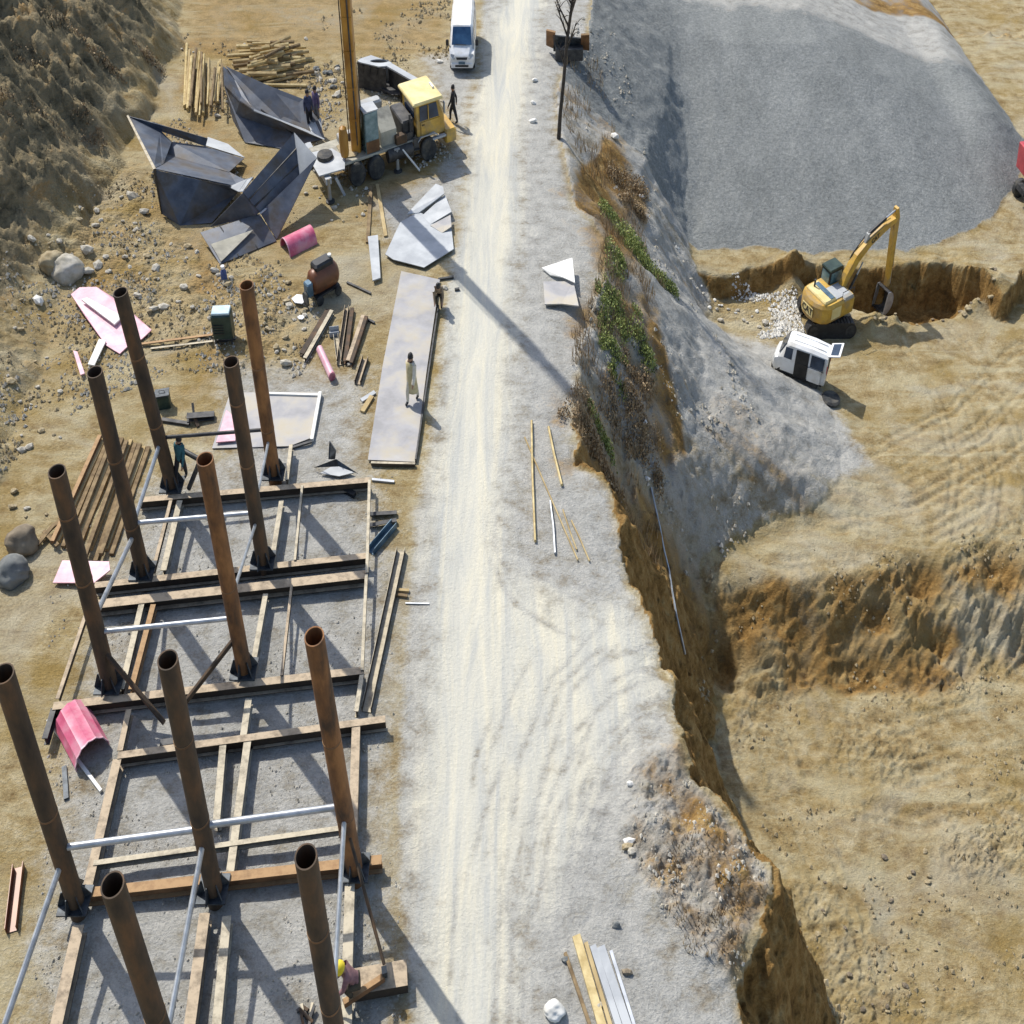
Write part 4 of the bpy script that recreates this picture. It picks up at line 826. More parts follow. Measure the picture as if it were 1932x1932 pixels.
# ------------------------------------------------------------------ wood piles behind the hoppers
WP = []
for i in range(16):
    f = i / 15.0
    a = (347 + 70 * f + rnd.uniform(-4, 4), 205 + rnd.uniform(-14, 14)); b = (352 + 72 * f + rnd.uniform(-7, 7), 92 + 34 * f + rnd.uniform(-10, 14))
    z = .12 + .32 * (i % 4) / 3 + rnd.uniform(0, .1); A, B = G(*a, z), G(*b, z + rnd.uniform(0, .25)); r = rnd.uniform(.06, .11)
    single('wooden_pole', ORD[i] + ' long yellow pole from the left in the pile left of the blue hopper', 'pole', MB().tube(A, B, r, 7), ('bamboo', 'wood', 'bamboo', 'wood_dark')[i % 4], (A + B) / 2 - Vector((0, 0, r)), 'poles lying lengthwise left of the blue hopper', smooth=40)
for i in range(64):
    lay = i // 16; f = (i % 16) / 15.0
    y0 = 158 - 68 * f + rnd.uniform(-4, 4); cx = 508 + rnd.uniform(-22, 22) + 10 * f; hl = rnd.uniform(34, 66) * (1 - .18 * lay)
    z = .1 + .30 * lay + rnd.uniform(-.04, .08); tilt = rnd.uniform(-4, 20)
    A, B = G(cx - hl, y0 + tilt * .5 - 18 * lay, z), G(cx + hl, y0 - tilt * .5 - 18 * lay, z + rnd.uniform(-.05, .12)); r = rnd.uniform(.07, .13)
    if lay and y0 - 18 * lay < 78: continue
    single('wooden_pole', 'yellow pole stacked crosswise in the pile behind the blue hopper', 'pole', MB().tube(A, B, r, 7), ('bamboo', 'wood', 'bamboo', 'wood', 'wood_dark')[i % 5], (A + B) / 2 - Vector((0, 0, r)), 'poles stacked crosswise behind the blue hopper', smooth=40)

# ------------------------------------------------------------------ small machines and scrap
gp = G(424, 655); GE = Thing('generator', 'dark green generator box with pale blue top on the rubble', 'generator', (gp.x, gp.y, gz(gp.x, gp.y)), 0.05, scale=.88)
gb = GE.part('housing', MB().cbox((0, .35, .85), (1.1, .7, 1.05), .05), 'green_machine'); GE.part('top_cover', MB().cbox((0, .38, 1.42), (1.0, .62, .08), .02), 'teal_paint', gb)
for i in range(4): GE.part('vent_slat', MB().box((-.2, -.02, .6 + .12 * i), (.6, .03, .04)), 'black', gb)
for x in (-.45, .45):
    for y in (.05, .62): GE.part('leg', MB().box((x, y, .18), (.09, .09, .4)), 'dark_steel')
GE.part('skid', MB().box((0, .35, .05), (1.25, .1, .1)), 'dark_steel')
cp = G(617, 566); CO = Thing('air_compressor', 'brown tank compressor on small wheels with blue pump beside it', 'compressor', cp, math.radians(40))
tk = CO.part('tank', MB().lathe([(.02, -.82), (.3, -.8), (.46, -.66), (.48, -.5), (.48, .5), (.46, .66), (.3, .8), (.02, .82)], 20, 'x', (.1, .35, .78)), 'brown_tank', smooth=50)
CO.part('motor_cover', MB().cbox((.15, .45, 1.28), (1.1, .6, .3), .08), 'black'); CO.part('gauge', MB().lathe([(.02, 0), (.1, 0), (.1, .06), (.02, .07)], 12, 'z', (.6, .4, 1.44)), 'white_board')
CO.part('pump', MB().cbox((-.85, .25, .72), (.35, .45, .5), .05), 'blue_scrap'); CO.part('flywheel', MB().lathe([(.04, -.05), (.26, -.05), (.26, .05), (.04, .05)], 16, 'x', (-1.1, .2, .4)), 'rubber', smooth=40)
for x, y in ((-.45, -.12), (-.45, .82), (.65, -.12), (.65, .82)): wheel(CO, 'wheel', x, y, .2, .2, .1)
CO.part('frame', MB().box((.1, .35, .28), (1.5, .7, .08)), 'dark_steel')
bk = G(355, 790); BK = Thing('scrap_bracket', 'dark forked steel bracket lying behind the far left column', 'scrap bracket', bk)
BK.part('bar', MB().bar(G(305, 790, .12), G(357, 798, .12), .16, .1), 'dark_steel', world=True); BK.part('arm', MB().bar(G(352, 784, .3), G(404, 780, .22), .3, .16, 'U'), 'dark_steel', world=True)
BK.part('spur', MB().bar(G(366, 785, .2), G(363, 760, .45), .1, .08), 'dark_steel', world=True); BK.part('foot', MB().bar(G(366, 785, .25), G(374, 804, .08), .14, .1), 'rust_dark', world=True)
bx_ = G(310, 774); BX = Thing('tool_box', 'small dark green box beside the far left column', 'box', bx_, .2); BX.part('body', MB().cbox((0, .2, .28), (.62, .4, .5), .04), 'green_machine'); BX.part('lid', MB().box((0, .2, .55), (.66, .44, .05)), 'joint'); BX.part('handle', MB().path([(-.12, .2, .57), (-.12, .2, .65), (.12, .2, .65), (.12, .2, .57)], .015, 5), 'black')
jg = GT(424, 530); JG = Thing('water_jug', 'blue plastic jug with white cap standing alone on rubble', 'jug', jg); JG.part('body', MB().lathe([(.02, 0), (.15, .0), (.16, .05), (.16, .36), (.08, .46), (.07, .5), (.02, .5)], 14, 'z'), 'blue_cloth', smooth=40); JG.part('cap', MB().lathe([(.02, .5), (.1, .5), (.1, .6), (.02, .61)], 12, 'z'), 'white_helmet')
for p, mt, sz, lb in (((565, 568), 'white_helmet', .45, 'crumpled white sheet lying left of the compressor wheels'), ((568, 604), 'white_helmet', .2, 'small white scrap lying below the crumpled sheet')):
    g = GT(*p, .08); single('white_scrap', lb, 'scrap', MB().sheet([g + Vector((math.cos(a) * sz * rr, math.sin(a) * sz * rr * .8, .05 * math.sin(3 * a))) for a, rr in ((0, 1), (.9, .8), (2, 1), (3.1, .9), (4.2, .8), (5.2, 1))], .03), mt, g)
flat('pale_sheet', 'pale bent sheet standing below the two people at the blue hopper', 'sheet', ((579, 226, .75), (592, 232, .8), (606, 222, .8), (609, 262, .45), (590, 258, .45)), 'plate_pale', .6, .03)
HP = Thing('scrap_pile', 'small tangle of dark scrap between the nearest columns', 'scrap pile', G(574, 1925))
for i in range(9):
    A, B = G(556 + rnd.uniform(0, 38), 1890 + rnd.uniform(0, 50), rnd.uniform(.05, .3)), G(556 + rnd.uniform(0, 38), 1890 + rnd.uniform(0, 50), rnd.uniform(.05, .3)); HP.part('scrap_bar', MB().bar(A, B, .08, .06), ('dark_steel', 'rust_dark', 'beam_pale')[i % 3], world=True)
# dark saddle of rusty steel by the bare tree
SD = Thing('steel_saddle', 'rusty orange steel plates on a dark base behind the bare tree', 'steel frame', G(1072, 104))
SD.part('end_plate', MB().sheet([G(*p) for p in ((1031, 56, 1.3), (1048, 60, 1.3), (1044, 90, .3), (1031, 84, .3))], .1), 'beam_rust', world=True)
SD.part('end_plate', MB().sheet([G(*p) for p in ((1096, 65, 1.3), (1112, 64, 1.3), (1112, 94, .3), (1096, 92, .3))], .1), 'beam_rust', world=True)
SD.part('base_block', MB().cbox(tuple(G(1074, 98, .3)), (1.9, .7, .6), .05), 'dark_steel', world=True)
SD.part('cross_web', MB().sheet([G(*p) for p in ((1044, 66, 1.1), (1098, 72, 1.0), (1098, 98, .1), (1044, 96, .1))], .06), 'joint', world=True)
# grey hose hanging down the cut
pts = [GT(x, y, .06) for x, y in ((1228, 925), (1236, 960), (1245, 1000), (1252, 1040), (1262, 1080), (1268, 1120), (1276, 1165), (1284, 1205), (1292, 1240))]
single('hose', 'thin grey hose running down the shaded cut face', 'hose', MB().path(pts, .05, 6), 'grey_steel', pts[4], smooth=40)

# ------------------------------------------------------------------ vehicles
def vring(x, w, zb, zs, zt, wt):
    return [Vector((x, a, b)) for a, b in ((-w + .06, zb), (w - .06, zb), (w, zb + .1), (w, zs), (wt, zt - .12), (wt - .14, zt), (-wt + .14, zt), (-wt, zt - .12), (-w, zs), (-w, zb + .1))]
def van_body(T, secs, mat='white_paint'):
    return T.part('body', MB().rings([vring(*s) for s in secs]), mat, smooth=28)
def side_pane(T, nm, x0, x1, z0, z1, s, w0, w1, mat, parent, dx=0.0):
    T.part(nm, MB().sheet([(x0, s * w0, z0), (x1, s * w0, z0), (x1 + dx, s * w1, z1), (x0, s * w1, z1)], .015), mat, parent)

vp = G(872, 139)
VN = Thing('delivery_van', 'white delivery van parked on the road facing the camera', 'van', (vp.x, vp.y + 2.35, gz(vp.x, vp.y + 2.4)), math.radians(-90))
vb = van_body(VN, [(-2.42, .78, .45, 1.05, 1.78, .66), (-2.34, .84, .34, 1.1, 1.92, .72), (-1.2, .86, .32, 1.12, 1.99, .75), (1.12, .86, .32, 1.12, 1.97, .75), (1.32, .86, .32, 1.12, 1.92, .73), (1.98, .85, .32, 1.08, 1.16, .70), (2.32, .81, .34, .92, 1.0, .64), (2.43, .72, .42, .80, .88, .58)])
VN.part('windscreen', MB().sheet([(1.40, -.60, 1.875), (1.40, .60, 1.875), (1.95, .68, 1.235), (1.95, -.68, 1.235)], .02), 'glass_blue', vb)
VN.part('wiper', MB().bar((1.93, -.45, 1.27), (1.97, .3, 1.25), .03, .02), 'black', vb)
for s in (-1, 1):
    for x0, x1 in ((.25, 1.25), (-.85, .15), (-2.1, -.95)): side_pane(VN, 'side_window', x0, x1, 1.16, 1.78, s, .855, .765, 'glass', vb)
    VN.part('headlight', MB().sheet([(2.36, s * .46, .93), (2.30, s * .76, .95), (2.40, s * .72, .74), (2.445, s * .46, .74)], .03), 'plate_pale', vb)
    VN.part('mirror', MB().cbox((1.62, s * 1.0, 1.22), (.1, .2, .28), .03), 'black', vb)
    for x in (-1.45, 1.62): wheel(VN, 'wheel', x, s * .74, .33, .33, .22)
VN.part('grille', MB().sheet([(2.40, -.42, .88), (2.40, .42, .88), (2.45, .34, .72), (2.45, -.34, .72)], .03), 'black', vb)
VN.part('bumper', MB().cbox((2.36, 0, .46), (.24, 1.5, .24), .05), 'white_paint', vb); VN.part('air_intake', MB().box((2.485, 0, .44), (.02, .9, .1)), 'black', vb)
VN.part('number_plate', MB().box((2.49, 0, .58), (.015, .44, .12)), 'blue_scrap', vb)
VN.part('underbody', MB().box((0, 0, .3), (4.5, 1.45, .14)), 'black')

mc = G(1511, 728, -8.0); mh = math.radians(153)
MV = Thing('minivan', 'small white minivan parked in the pit, side door and tailgate open', 'minivan', (mc.x, mc.y + .55, gz(mc.x, mc.y + .5)), mh, scale=.97)
mb_ = van_body(MV, [(-1.66, .62, .45, 1.0, 1.7, .55), (-1.62, .70, .34, 1.05, 1.82, .60), (-.6, .74, .32, 1.08, 1.88, .64), (.75, .74, .32, 1.08, 1.86, .63), (.95, .74, .32, 1.08, 1.78, .60), (1.42, .73, .32, 1.0, 1.12, .60), (1.64, .70, .34, .9, .96, .56), (1.72, .60, .42, .75, .82, .48)])
MV.part('windscreen', MB().sheet([(1.02, -.50, 1.745), (1.02, .50, 1.745), (1.40, .58, 1.18), (1.40, -.58, 1.18)], .02), 'glass', mb_)
side_pane(MV, 'side_window', .55, 1.05, 1.12, 1.64, 1, .742, .655, 'glass', mb_, -.05); side_pane(MV, 'side_window', -1.45, -.62, 1.12, 1.68, 1, .742, .65, 'glass', mb_)
side_pane(MV, 'side_window', -.4, 1.05, 1.12, 1.66, -1, .742, .652, 'glass', mb_); side_pane(MV, 'side_window', -1.45, -.55, 1.12, 1.68, -1, .742, .65, 'glass', mb_)
do_ = MB(); do_.sheet([(-.5, .748, .42), (.32, .748, .42), (.32, .750, 1.09), (-.5, .750, 1.09)], .02); do_.sheet([(-.5, .752, 1.085), (.32, .752, 1.085), (.32, .662, 1.68), (-.5, .662, 1.70)], .02)
MV.part('door_opening', do_, 'inside', mb_)
MV.part('door_rail', MB().bar((-1.5, .77, 1.1), (.3, .765, 1.1), .02, .03), 'black', mb_)
for s in (-1, 1): MV.part('tail_light', MB().box((-1.66, s * .58, 1.15), (.05, .1, .4)), 'red', mb_)
MV.part('roof_rib', MB().bar((-1.4, .25, 1.90), (.6, .25, 1.90), .05, .03), 'white_paint', mb_); MV.part('roof_rib', MB().bar((-1.4, -.25, 1.90), (.6, -.25, 1.90), .05, .03), 'white_paint', mb_)
MV.part('wiper', MB().bar((1.40, -.3, 1.2), (1.3, .3, 1.33), .02, .02), 'black', mb_)
MV.part('sliding_door', MB().sheet([(-1.36, .80, .42), (-.56, .80, .42), (-.56, .80, 1.1), (-1.36, .80, 1.1)], .03), 'white_paint', mb_)
MV.part('tailgate', MB().sheet([(-1.60, -.58, 1.84), (-1.60, .58, 1.84), (-2.3, .60, 2.05), (-2.3, -.60, 2.05)], .05), 'white_paint', mb_)
MV.part('tailgate_window', MB().sheet([(-1.72, -.46, 1.915), (-1.72, .46, 1.915), (-2.16, .48, 2.05), (-2.16, -.48, 2.05)], .02), 'glass', mb_)
MV.part('rear_opening', MB().sheet([(-1.645, -.52, .62), (-1.645, .52, .62), (-1.665, .46, 1.66), (-1.665, -.46, 1.66)], .03), 'inside', mb_)
for s in (-1, 1):
    MV.part('headlight', MB().sheet([(1.67, s * .40, .86), (1.60, s * .66, .88), (1.66, s * .64, .72), (1.73, s * .40, .70)], .03), 'plate_pale', mb_)
    for x in (-1.02, 1.12): wheel(MV, 'wheel', x, s * .64, .28, .28, .19)
MV.part('bumper', MB().cbox((1.66, 0, .42), (.2, 1.3, .22), .05), 'black', mb_); MV.part('sill', MB().box((0, .72, .36), (2.0, .06, .12)), 'black', mb_)
MV.part('underbody', MB().box((0, 0, .28), (3.0, 1.2, .12)), 'black')
tg = G(1566, 762, -8); TY = Thing('loose_tyre', 'dark tyre lying on the grey ground beside the minivan', 'tyre', (tg.x, tg.y, gz(tg.x, tg.y)))
TY.part('tread', MB().lathe([(.28, .02), (.46, .0), (.55, .06), (.56, .14), (.46, .22), (.28, .2)], 24, 'z'), 'rubber', smooth=40); TY.part('hub', MB().lathe([(.02, .06), (.27, .04), (.27, .15), (.02, .12)], 16, 'z'), 'grey_paint', smooth=40)

# excavator
ec = G(1556, 612, -8.0); EH = math.radians(29)
EX = Thing('excavator', 'yellow crawler excavator digging the trench with its arm lowered', 'excavator', (ec.x, ec.y, gz(ec.x, ec.y) - .02), EH)
RU = Matrix.Rotation(-EH + math.radians(2), 3, 'Z')
def rot_mb(mb, R): mb.v = [R @ v for v in mb.v]; return mb
for s in (-1, 1):
    pr = []
    for k in range(24):
        an = 2 * math.pi * k / 24; cx = 1.2 if math.cos(an) > 0 else -1.2; pr.append((cx + .42 * math.cos(an), .42 + .42 * math.sin(an)))
    m_ = MB().rings([[Vector((x, s * 1.0 - .28, z)) for x, z in pr], [Vector((x, s * 1.0 + .28, z)) for x, z in pr]])
    tk_ = EX.part('track', rot_mb(m_, RU), 'black', smooth=30)
    sh = MB()
    for i in range(13):
        for z in (.85, ): sh.box((-1.25 + i * .208, s * 1.0, z), (.13, .6, .05))
    EX.part('track_shoes', rot_mb(sh, RU), 'dark_steel', tk_, kind='stuff')
    for x in (-1.2, 1.2): EX.part('sprocket', rot_mb(MB().lathe([(.04, -.3), (.3, -.3), (.3, .3), (.04, .3)], 14, 'y', (x, s * 1.0, .42)), RU), 'dark_steel', tk_, smooth=40)
EX.part('car_body', rot_mb(MB().box((0, 0, .6), (1.5, 1.5, .4)), RU), 'dark_steel'); EX.part('swing_ring', MB().lathe([(.6, .78), (.6, .95)], 20, 'z'), 'dark_steel', smooth=40)
def plan(z, k=0.0): # counterweight and house outline with rounded tail
    out = [(1.0, -1.15 + k), (1.0, .25), (.1, .28), (.1, 1.15 - k), (-.9, 1.15 - k)]
    for i in range(7):
        an = math.pi / 2 + (i + .5) * math.pi / 7; out.append((-.95 + (.95 - k) * math.cos(an), (1.15 - k) * math.sin(an)))
    return [Vector((x, y, z)) for x, y in out + [(-.9, -1.15 + k)]]
hs_ = EX.part('house', MB().rings([plan(.95, .06), plan(1.05), plan(1.72), plan(1.86, .12)]), 'yellow', smooth=30)
EX.part('engine_hood', MB().cbox((-.85, 0, 1.92), (1.0, 1.75, .14), .05), 'yellow_pale', hs_); EX.part('hood_grille', MB().box((-.62, -.05, 2.0), (.34, 1.5, .03)), 'blue_scrap', hs_)
EX.part('walkway', MB().box((.15, -.35, 1.88), (1.3, 1.0, .05)), 'plate_pale', hs_); EX.part('side_box', MB().cbox((.55, -.85, 1.55), (.85, .55, .7), .06), 'grey_paint', hs_)
EX.part('handrail', MB().path([(.9, -1.1, 1.88), (.9, -1.1, 2.3), (-.1, -1.1, 2.3), (-.1, -1.1, 1.88)], .02, 5), 'black', hs_); EX.part('door_panel', MB().box((-.5, -1.16, 1.4), (.8, .03, .55)), 'yellow_pale', hs_)
EX.part('boom_hose', MB().path([(.9, .1, 2.0), (1.5, .06, 3.2), (2.6, .06, 3.95), (4.4, .06, 4.4)], .03, 5), 'black')
EX.part('exhaust_pipe', MB().tube((-.95, .55, 1.95), (-.95, .55, 2.35), .06, 10), 'dark_steel', hs_)
EX.part('marking_panel', MB().box((-1.905, 0, 1.4), (.03, .92, .44)), 'yellow_pale', hs_)
def lettering(T, body, size, org, ux, uy, mat, parent):
    c = bpy.data.curves.new('lettering', 'FONT'); c.body = body; c.size = size; c.align_x = 'CENTER'; c.align_y = 'CENTER'; c.extrude = .008; c.offset = size * .02; c.resolution_u = 2
    o = bpy.data.objects.new('tmp', c); COL.objects.link(o); bpy.context.view_layer.update()
    me = o.evaluated_get(bpy.context.evaluated_depsgraph_get()).to_mesh(); ux, uy = Vector(ux), Vector(uy); n = ux.cross(uy)
    mb = MB().add([Vector(org) + ux * v.co.x + uy * v.co.y + n * v.co.z for v in me.vertices], [tuple(p.vertices) for p in me.polygons])
    bpy.data.objects.remove(o); return T.part('lettering', mb, mat, parent)
lettering(EX, 'CAT', .46, (-1.93, 0, 1.4), (0, -1, 0), (0, 0, 1), 'black', hs_)
cb_ = EX.part('cab', MB().rings([[Vector(p) for p in ((.12, .32, z), (x1, .32, z), (x1, 1.1, z), (.12, 1.1, z))] for z, x1 in ((.98, 1.35), (1.7, 1.4), (2.5, 1.15))]), 'black')
EX.part('cab_roof', MB().cbox((.64, .71, 2.54), (1.15, .85, .1), .04), 'green_machine', cb_)
for nm, pts in (('side_window', ((.2, .31, 1.55), (1.3, .31, 1.55), (1.1, .31, 2.4), (.2, .31, 2.4))), ('front_window', ((1.41, .4, 1.7), (1.41, 1.02, 1.7), (1.17, 1.02, 2.45), (1.17, .4, 2.45))), ('rear_window', ((.11, .4, 1.7), (.11, 1.02, 1.7), (.11, 1.02, 2.4), (.11, .4, 2.4)))): EX.part(nm, MB().sheet(pts, .02), 'glass_green', cb_)
BM = [(.65, 1.35, .34), (1.15, 2.35, .46), (1.75, 3.05, .50), (2.7, 3.62, .44), (3.8, 3.98, .36), (4.85, 4.2, .26)]
def boxpath(pts, w):
    rs = []
    for i, (x, z, h) in enumerate(pts):
        a, b = pts[max(i - 1, 0)], pts[min(i + 1, len(pts) - 1)]; d = Vector((b[0] - a[0], 0, b[1] - a[1])).normalized(); n = Vector((-d.z, 0, d.x))
        c = Vector((x, -.1, z)); rs.append([c + n * h / 2 + Vector((0, w / 2, 0)), c + n * h / 2 - Vector((0, w / 2, 0)), c - n * h / 2 - Vector((0, w / 2, 0)), c - n * h / 2 + Vector((0, w / 2, 0))])
    return MB().rings(rs)
bo = EX.part('boom', boxpath(BM, .36), 'yellow')
lettering(EX, 'CAT', .34, (3.05, -.292, 3.72), Vector((.95, 0, .3)).normalized(), Vector((-.3, 0, .95)).normalized(), 'dark_brown_cloth', bo)
ac_ = EX.part('arm_cylinder', MB().tube((2.5, -.1, 4.0), (3.9, -.1, 4.42), .09, 10), 'black', smooth=40); EX.part('piston_rod', MB().tube((3.9, -.1, 4.42), (4.75, -.1, 4.62), .05, 8), 'grey_steel', ac_, smooth=40)
EX.part('cylinder_bracket', MB().sheet([(2.25, -.1, 3.55), (2.6, -.1, 3.75), (2.55, -.1, 4.08), (2.4, -.1, 4.05)], .2), 'grey_paint', bo)
for s in (-1, 1):
    c_ = EX.part('boom_cylinder', MB().tube((1.0, -.1 + s * .3, 1.25), (1.75, -.1 + s * .3, 2.3), .08, 10), 'dark_steel', smooth=40); EX.part('piston_rod', MB().tube((1.75, -.1 + s * .3, 2.3), (2.1, -.1 + s * .3, 2.85), .05, 8), 'grey_steel', c_, smooth=40)
arm = EX.part('arm', boxpath([(4.75, 4.75, .16), (4.88, 4.2, .42), (5.0, 3.2, .40), (5.2, 1.6, .30), (5.32, .55, .22)], .30), 'yellow')
EX.part('bucket_cylinder', MB().tube((5.2, -.1, 3.6), (5.5, -.1, 1.5), .07, 8), 'dark_steel', arm, smooth=40); EX.part('link_rod', MB().tube((5.48, -.1, 1.5), (5.6, -.1, .55), .05, 8), 'grey_steel', arm, smooth=40)
bq = []
for i in range(9):
    an = math.radians(100 - 215 * i / 8); bq.append((5.12 + .55 * math.cos(an), -.15 + .62 * math.sin(an)))
bs = MB(); bs.rings([[Vector((x, y, z)) for y in (-.6, .4)] for x, z in bq], (False, False), close=False)
inner = [((x - 5.12) * .92 + 5.12, (z + .15) * .92 - .15) for x, z in bq]
bs = MB().rings([[Vector((x, -.6, z)) for x, z in bq + inner[::-1]], [Vector((x, .4, z)) for x, z in bq + inner[::-1]]])
bu = EX.part('bucket', bs, 'dark_steel')
for y in (-.6, .4): EX.part('bucket_side', MB().sheet([(x, y, z) for x, z in bq], .04), 'grey_steel', bu)
for i in range(5): EX.part('tooth', MB().tube((bq[-1][0], -.5 + i * .2, bq[-1][1]), (bq[-1][0] - .18, -.5 + i * .2, bq[-1][1] + .05), .04, 5, .015), 'dark_steel', bu)

# red dump truck at the right edge
tp = G(1917, 447, -8.0)
TK = Thing('dump_truck', 'red dump truck cut off by the right picture edge', 'truck', (tp.x, tp.y, gz(tp.x, tp.y)), math.radians(8))
TK.part('chassis', MB().box((3.6, 1.1, .95), (6.8, .9, .3)), 'dark_steel')
bd = TK.part('dump_body', MB().rings([[Vector(p) for p in ((x0, y0, z), (6.0, y0, z), (6.0, y1, z), (x0, y1, z))] for z, x0, y0, y1 in ((1.45, .55, .1, 2.1), (1.9, .25, 0, 2.2), (3.0, .1, -.05, 2.25))]), 'red')
for i in range(5): TK.part('body_rib', MB().bar((.7 + i * 1.2, -.06, 2.95), (.75 + i * 1.2, 0, 1.6), .12, .1), 'red', bd)
TK.part('tail_gate', MB().sheet([(.06, 0, 3.0), (.06, 2.2, 3.0), (.28, 2.2, 1.7), (.28, 0, 1.7)], .08), 'red', bd); TK.part('load', MB().rings([[Vector(p) for p in ((.3, .15, 2.9), (5.8, .15, 2.9), (5.8, 2.05, 2.9), (.3, 2.05, 2.9))], [Vector(p) for p in ((1.5, .7, 3.3), (4.6, .7, 3.35), (4.6, 1.5, 3.3), (1.5, 1.5, 3.25))]]), 'stone_tan', bd)
kb = TK.part('cab', MB().rings([[Vector(p) for p in ((6.2, .05, z), (x1, .05, z), (x1, 2.15, z), (6.2, 2.15, z))] for z, x1 in ((.7, 7.9), (1.7, 7.9), (2.7, 7.6))]), 'red'); TK.part('windscreen', MB().sheet([(7.92, .2, 1.75), (7.92, 2.0, 1.75), (7.65, 2.0, 2.6), (7.65, .2, 2.6)], .02), 'glass', kb)
for x in (.9, 2.15, 6.9):
    for y in (.1, 2.1): wheel(TK, 'wheel', x, y, .5, .5, .38)
TK.part('mud_flap', MB().box((.35, .2, .9), (.05, .5, .5)), 'black'); TK.part('rear_light', MB().box((.28, .3, 1.2), (.06, .3, .12)), 'brown_tank')

# ------------------------------------------------------------------ people
def limb_chain(J, B, names):
    for a, b in zip(names[:-1], names[1:]): B.append((a, b))
def person(label, loc, rz, pose='stand', shirt='black_cloth', trousers='grey_cloth', hat=None, robe=None, scale=1.0, lean=0.0, group=None):
    """one continuous body grown over a skeleton; clothes and hair are its children"""
    J = {}
    def put(n, x, y, z, r): J[n] = (Vector((x, y, z)), r)
    put('pelvis', 0, 0, .95, .135); put('belly', 0, 0, 1.10, .125); put('chest', 0, .01, 1.30, .15); put('neck', 0, .0, 1.49, .055); put('jaw', 0, .02, 1.56, .072); put('crown', 0, .0, 1.68, .085)
    put('nose', 0, .115, 1.60, .014)
    sw = {'walk': .26, 'stand': .03, 'bend': .05, 'crouch': .1}[pose]
    for s, n in ((-1, 'l'), (1, 'r')):
        f = s * sw
        put('hip' + n, s * .09, 0, .90, .095); put('knee' + n, s * .10, f * .75 + .03, .49, .066); put('ankle' + n, s * .10, f - .02, .09, .043); put('toe' + n, s * .11, f + .15, .04, .036)
        put('shoulder' + n, s * .18, 0, 1.41, .065); put('elbow' + n, s * .24, -.03 - f * .5, 1.12, .046); put('wrist' + n, s * .25, .05 - f * .8, .87, .031); put('palm' + n, s * .25, .07 - f * .85, .80, .028)
        for k in range(4): put('finger%d' % k + n, s * .25, .05 - f * .85 + .018 * k, .715 + .012 * abs(k - 1.4), .010)
        put('thumb' + n, s * .235, .115 - f * .85, .765, .011)
    if pose in ('bend', 'crouch'):
        drop = .0 if pose == 'bend' else .48
        for n in ('l', 'r'):
            s = -1 if n == 'l' else 1
            if pose == 'crouch':
                J['hip' + n] = (Vector((s * .1, -.12, .42)), .095); J['knee' + n] = (Vector((s * .15, .26, .50)), .066); J['ankle' + n] = (Vector((s * .12, .05, .09)), .043); J['toe' + n] = (Vector((s * .13, .22, .04)), .036)
        R = Matrix.Rotation(-math.radians(58 if pose == 'bend' else 38), 3, 'X'); piv = Vector((0, 0, .95)); off = Vector((0, -.12 if drop else 0, -drop))
        up = [k for k in J if not k.startswith(('hip', 'knee', 'ankle', 'toe'))]
        for k in up: p, r = J[k]; J[k] = (R @ (p - piv) + piv + off, r)
        for n in ('l', 'r'):
            sh = J['shoulder' + n][0]; s = -1 if n == 'l' else 1
            J['elbow' + n] = (sh + Vector((s * .05, .10, -.25)), .046); J['wrist' + n] = (sh + Vector((s * .02, .27, -.42)), .031); w = J['wrist' + n][0]; J['palm' + n] = (w + Vector((0, .06, -.05)), .028)
            for k in range(4): J['finger%d' % k + n] = (w + Vector((s * (.02 - .014 * k), .12, -.10)), .010)
            J['thumb' + n] = (w + Vector((-s * .035, .09, -.05)), .011)
    bones = []
    limb_chain(J, bones, ['pelvis', 'belly', 'chest', 'neck', 'jaw', 'crown']); bones.append(('jaw', 'nose'))
    for n in ('l', 'r'):
        limb_chain(J, bones, ['pelvis', 'hip' + n, 'knee' + n, 'ankle' + n, 'toe' + n]); limb_chain(J, bones, ['chest', 'shoulder' + n, 'elbow' + n, 'wrist' + n, 'palm' + n])
        for k in range(4): bones.append(('palm' + n, 'finger%d' % k + n))
        bones.append(('palm' + n, 'thumb' + n))
    names = list(J); ix = {k: i for i, k in enumerate(names)}
    me = bpy.data.meshes.new('body_cage'); me.from_pydata([J[k][0] for k in names], [(ix[a], ix[b]) for a, b in bones], [])
    o = bpy.data.objects.new('tmp', me); COL.objects.link(o)
    md = o.modifiers.new('s', 'SKIN'); md.use_smooth_shade = True
    for i, k in enumerate(names):
        sv = me.skin_vertices[0].data[i]; q_ = J[k][1] * (1.5 if J[k][1] > .03 else 1.2); sv.radius = (q_, q_ * (.72 if k in ('pelvis', 'belly', 'chest') else 1)); sv.use_root = (k == 'pelvis')
    sb = o.modifiers.new('u', 'SUBSURF'); sb.levels = 1; sb.render_levels = 1
    bpy.context.view_layer.update()
    ev = o.evaluated_get(bpy.context.evaluated_depsgraph_get()).to_mesh()
    V = [v.co.copy() for v in ev.vertices]; Fc = [tuple(p.vertices) for p in ev.polygons]; bpy.data.objects.remove(o)
    RZ = Matrix.Rotation(rz, 3, 'Z') @ Matrix.Rotation(lean, 3, 'Y')
    T = Thing('person', label, 'person', loc, group=group, scale=scale, R=RZ)
    seg = [(a, b, ('skin' if a in ('neck', 'jaw') or a.startswith(('palm', 'wrist')) or b.startswith('palm') else 'shoes' if a.startswith('ankle') else 'trousers' if a.startswith(('hip', 'knee')) or b.startswith('hip') else 'shirt')) for a, b in bones]
    slots = {'skin': 'skin', 'shirt': shirt, 'trousers': trousers, 'shoes': 'black'}
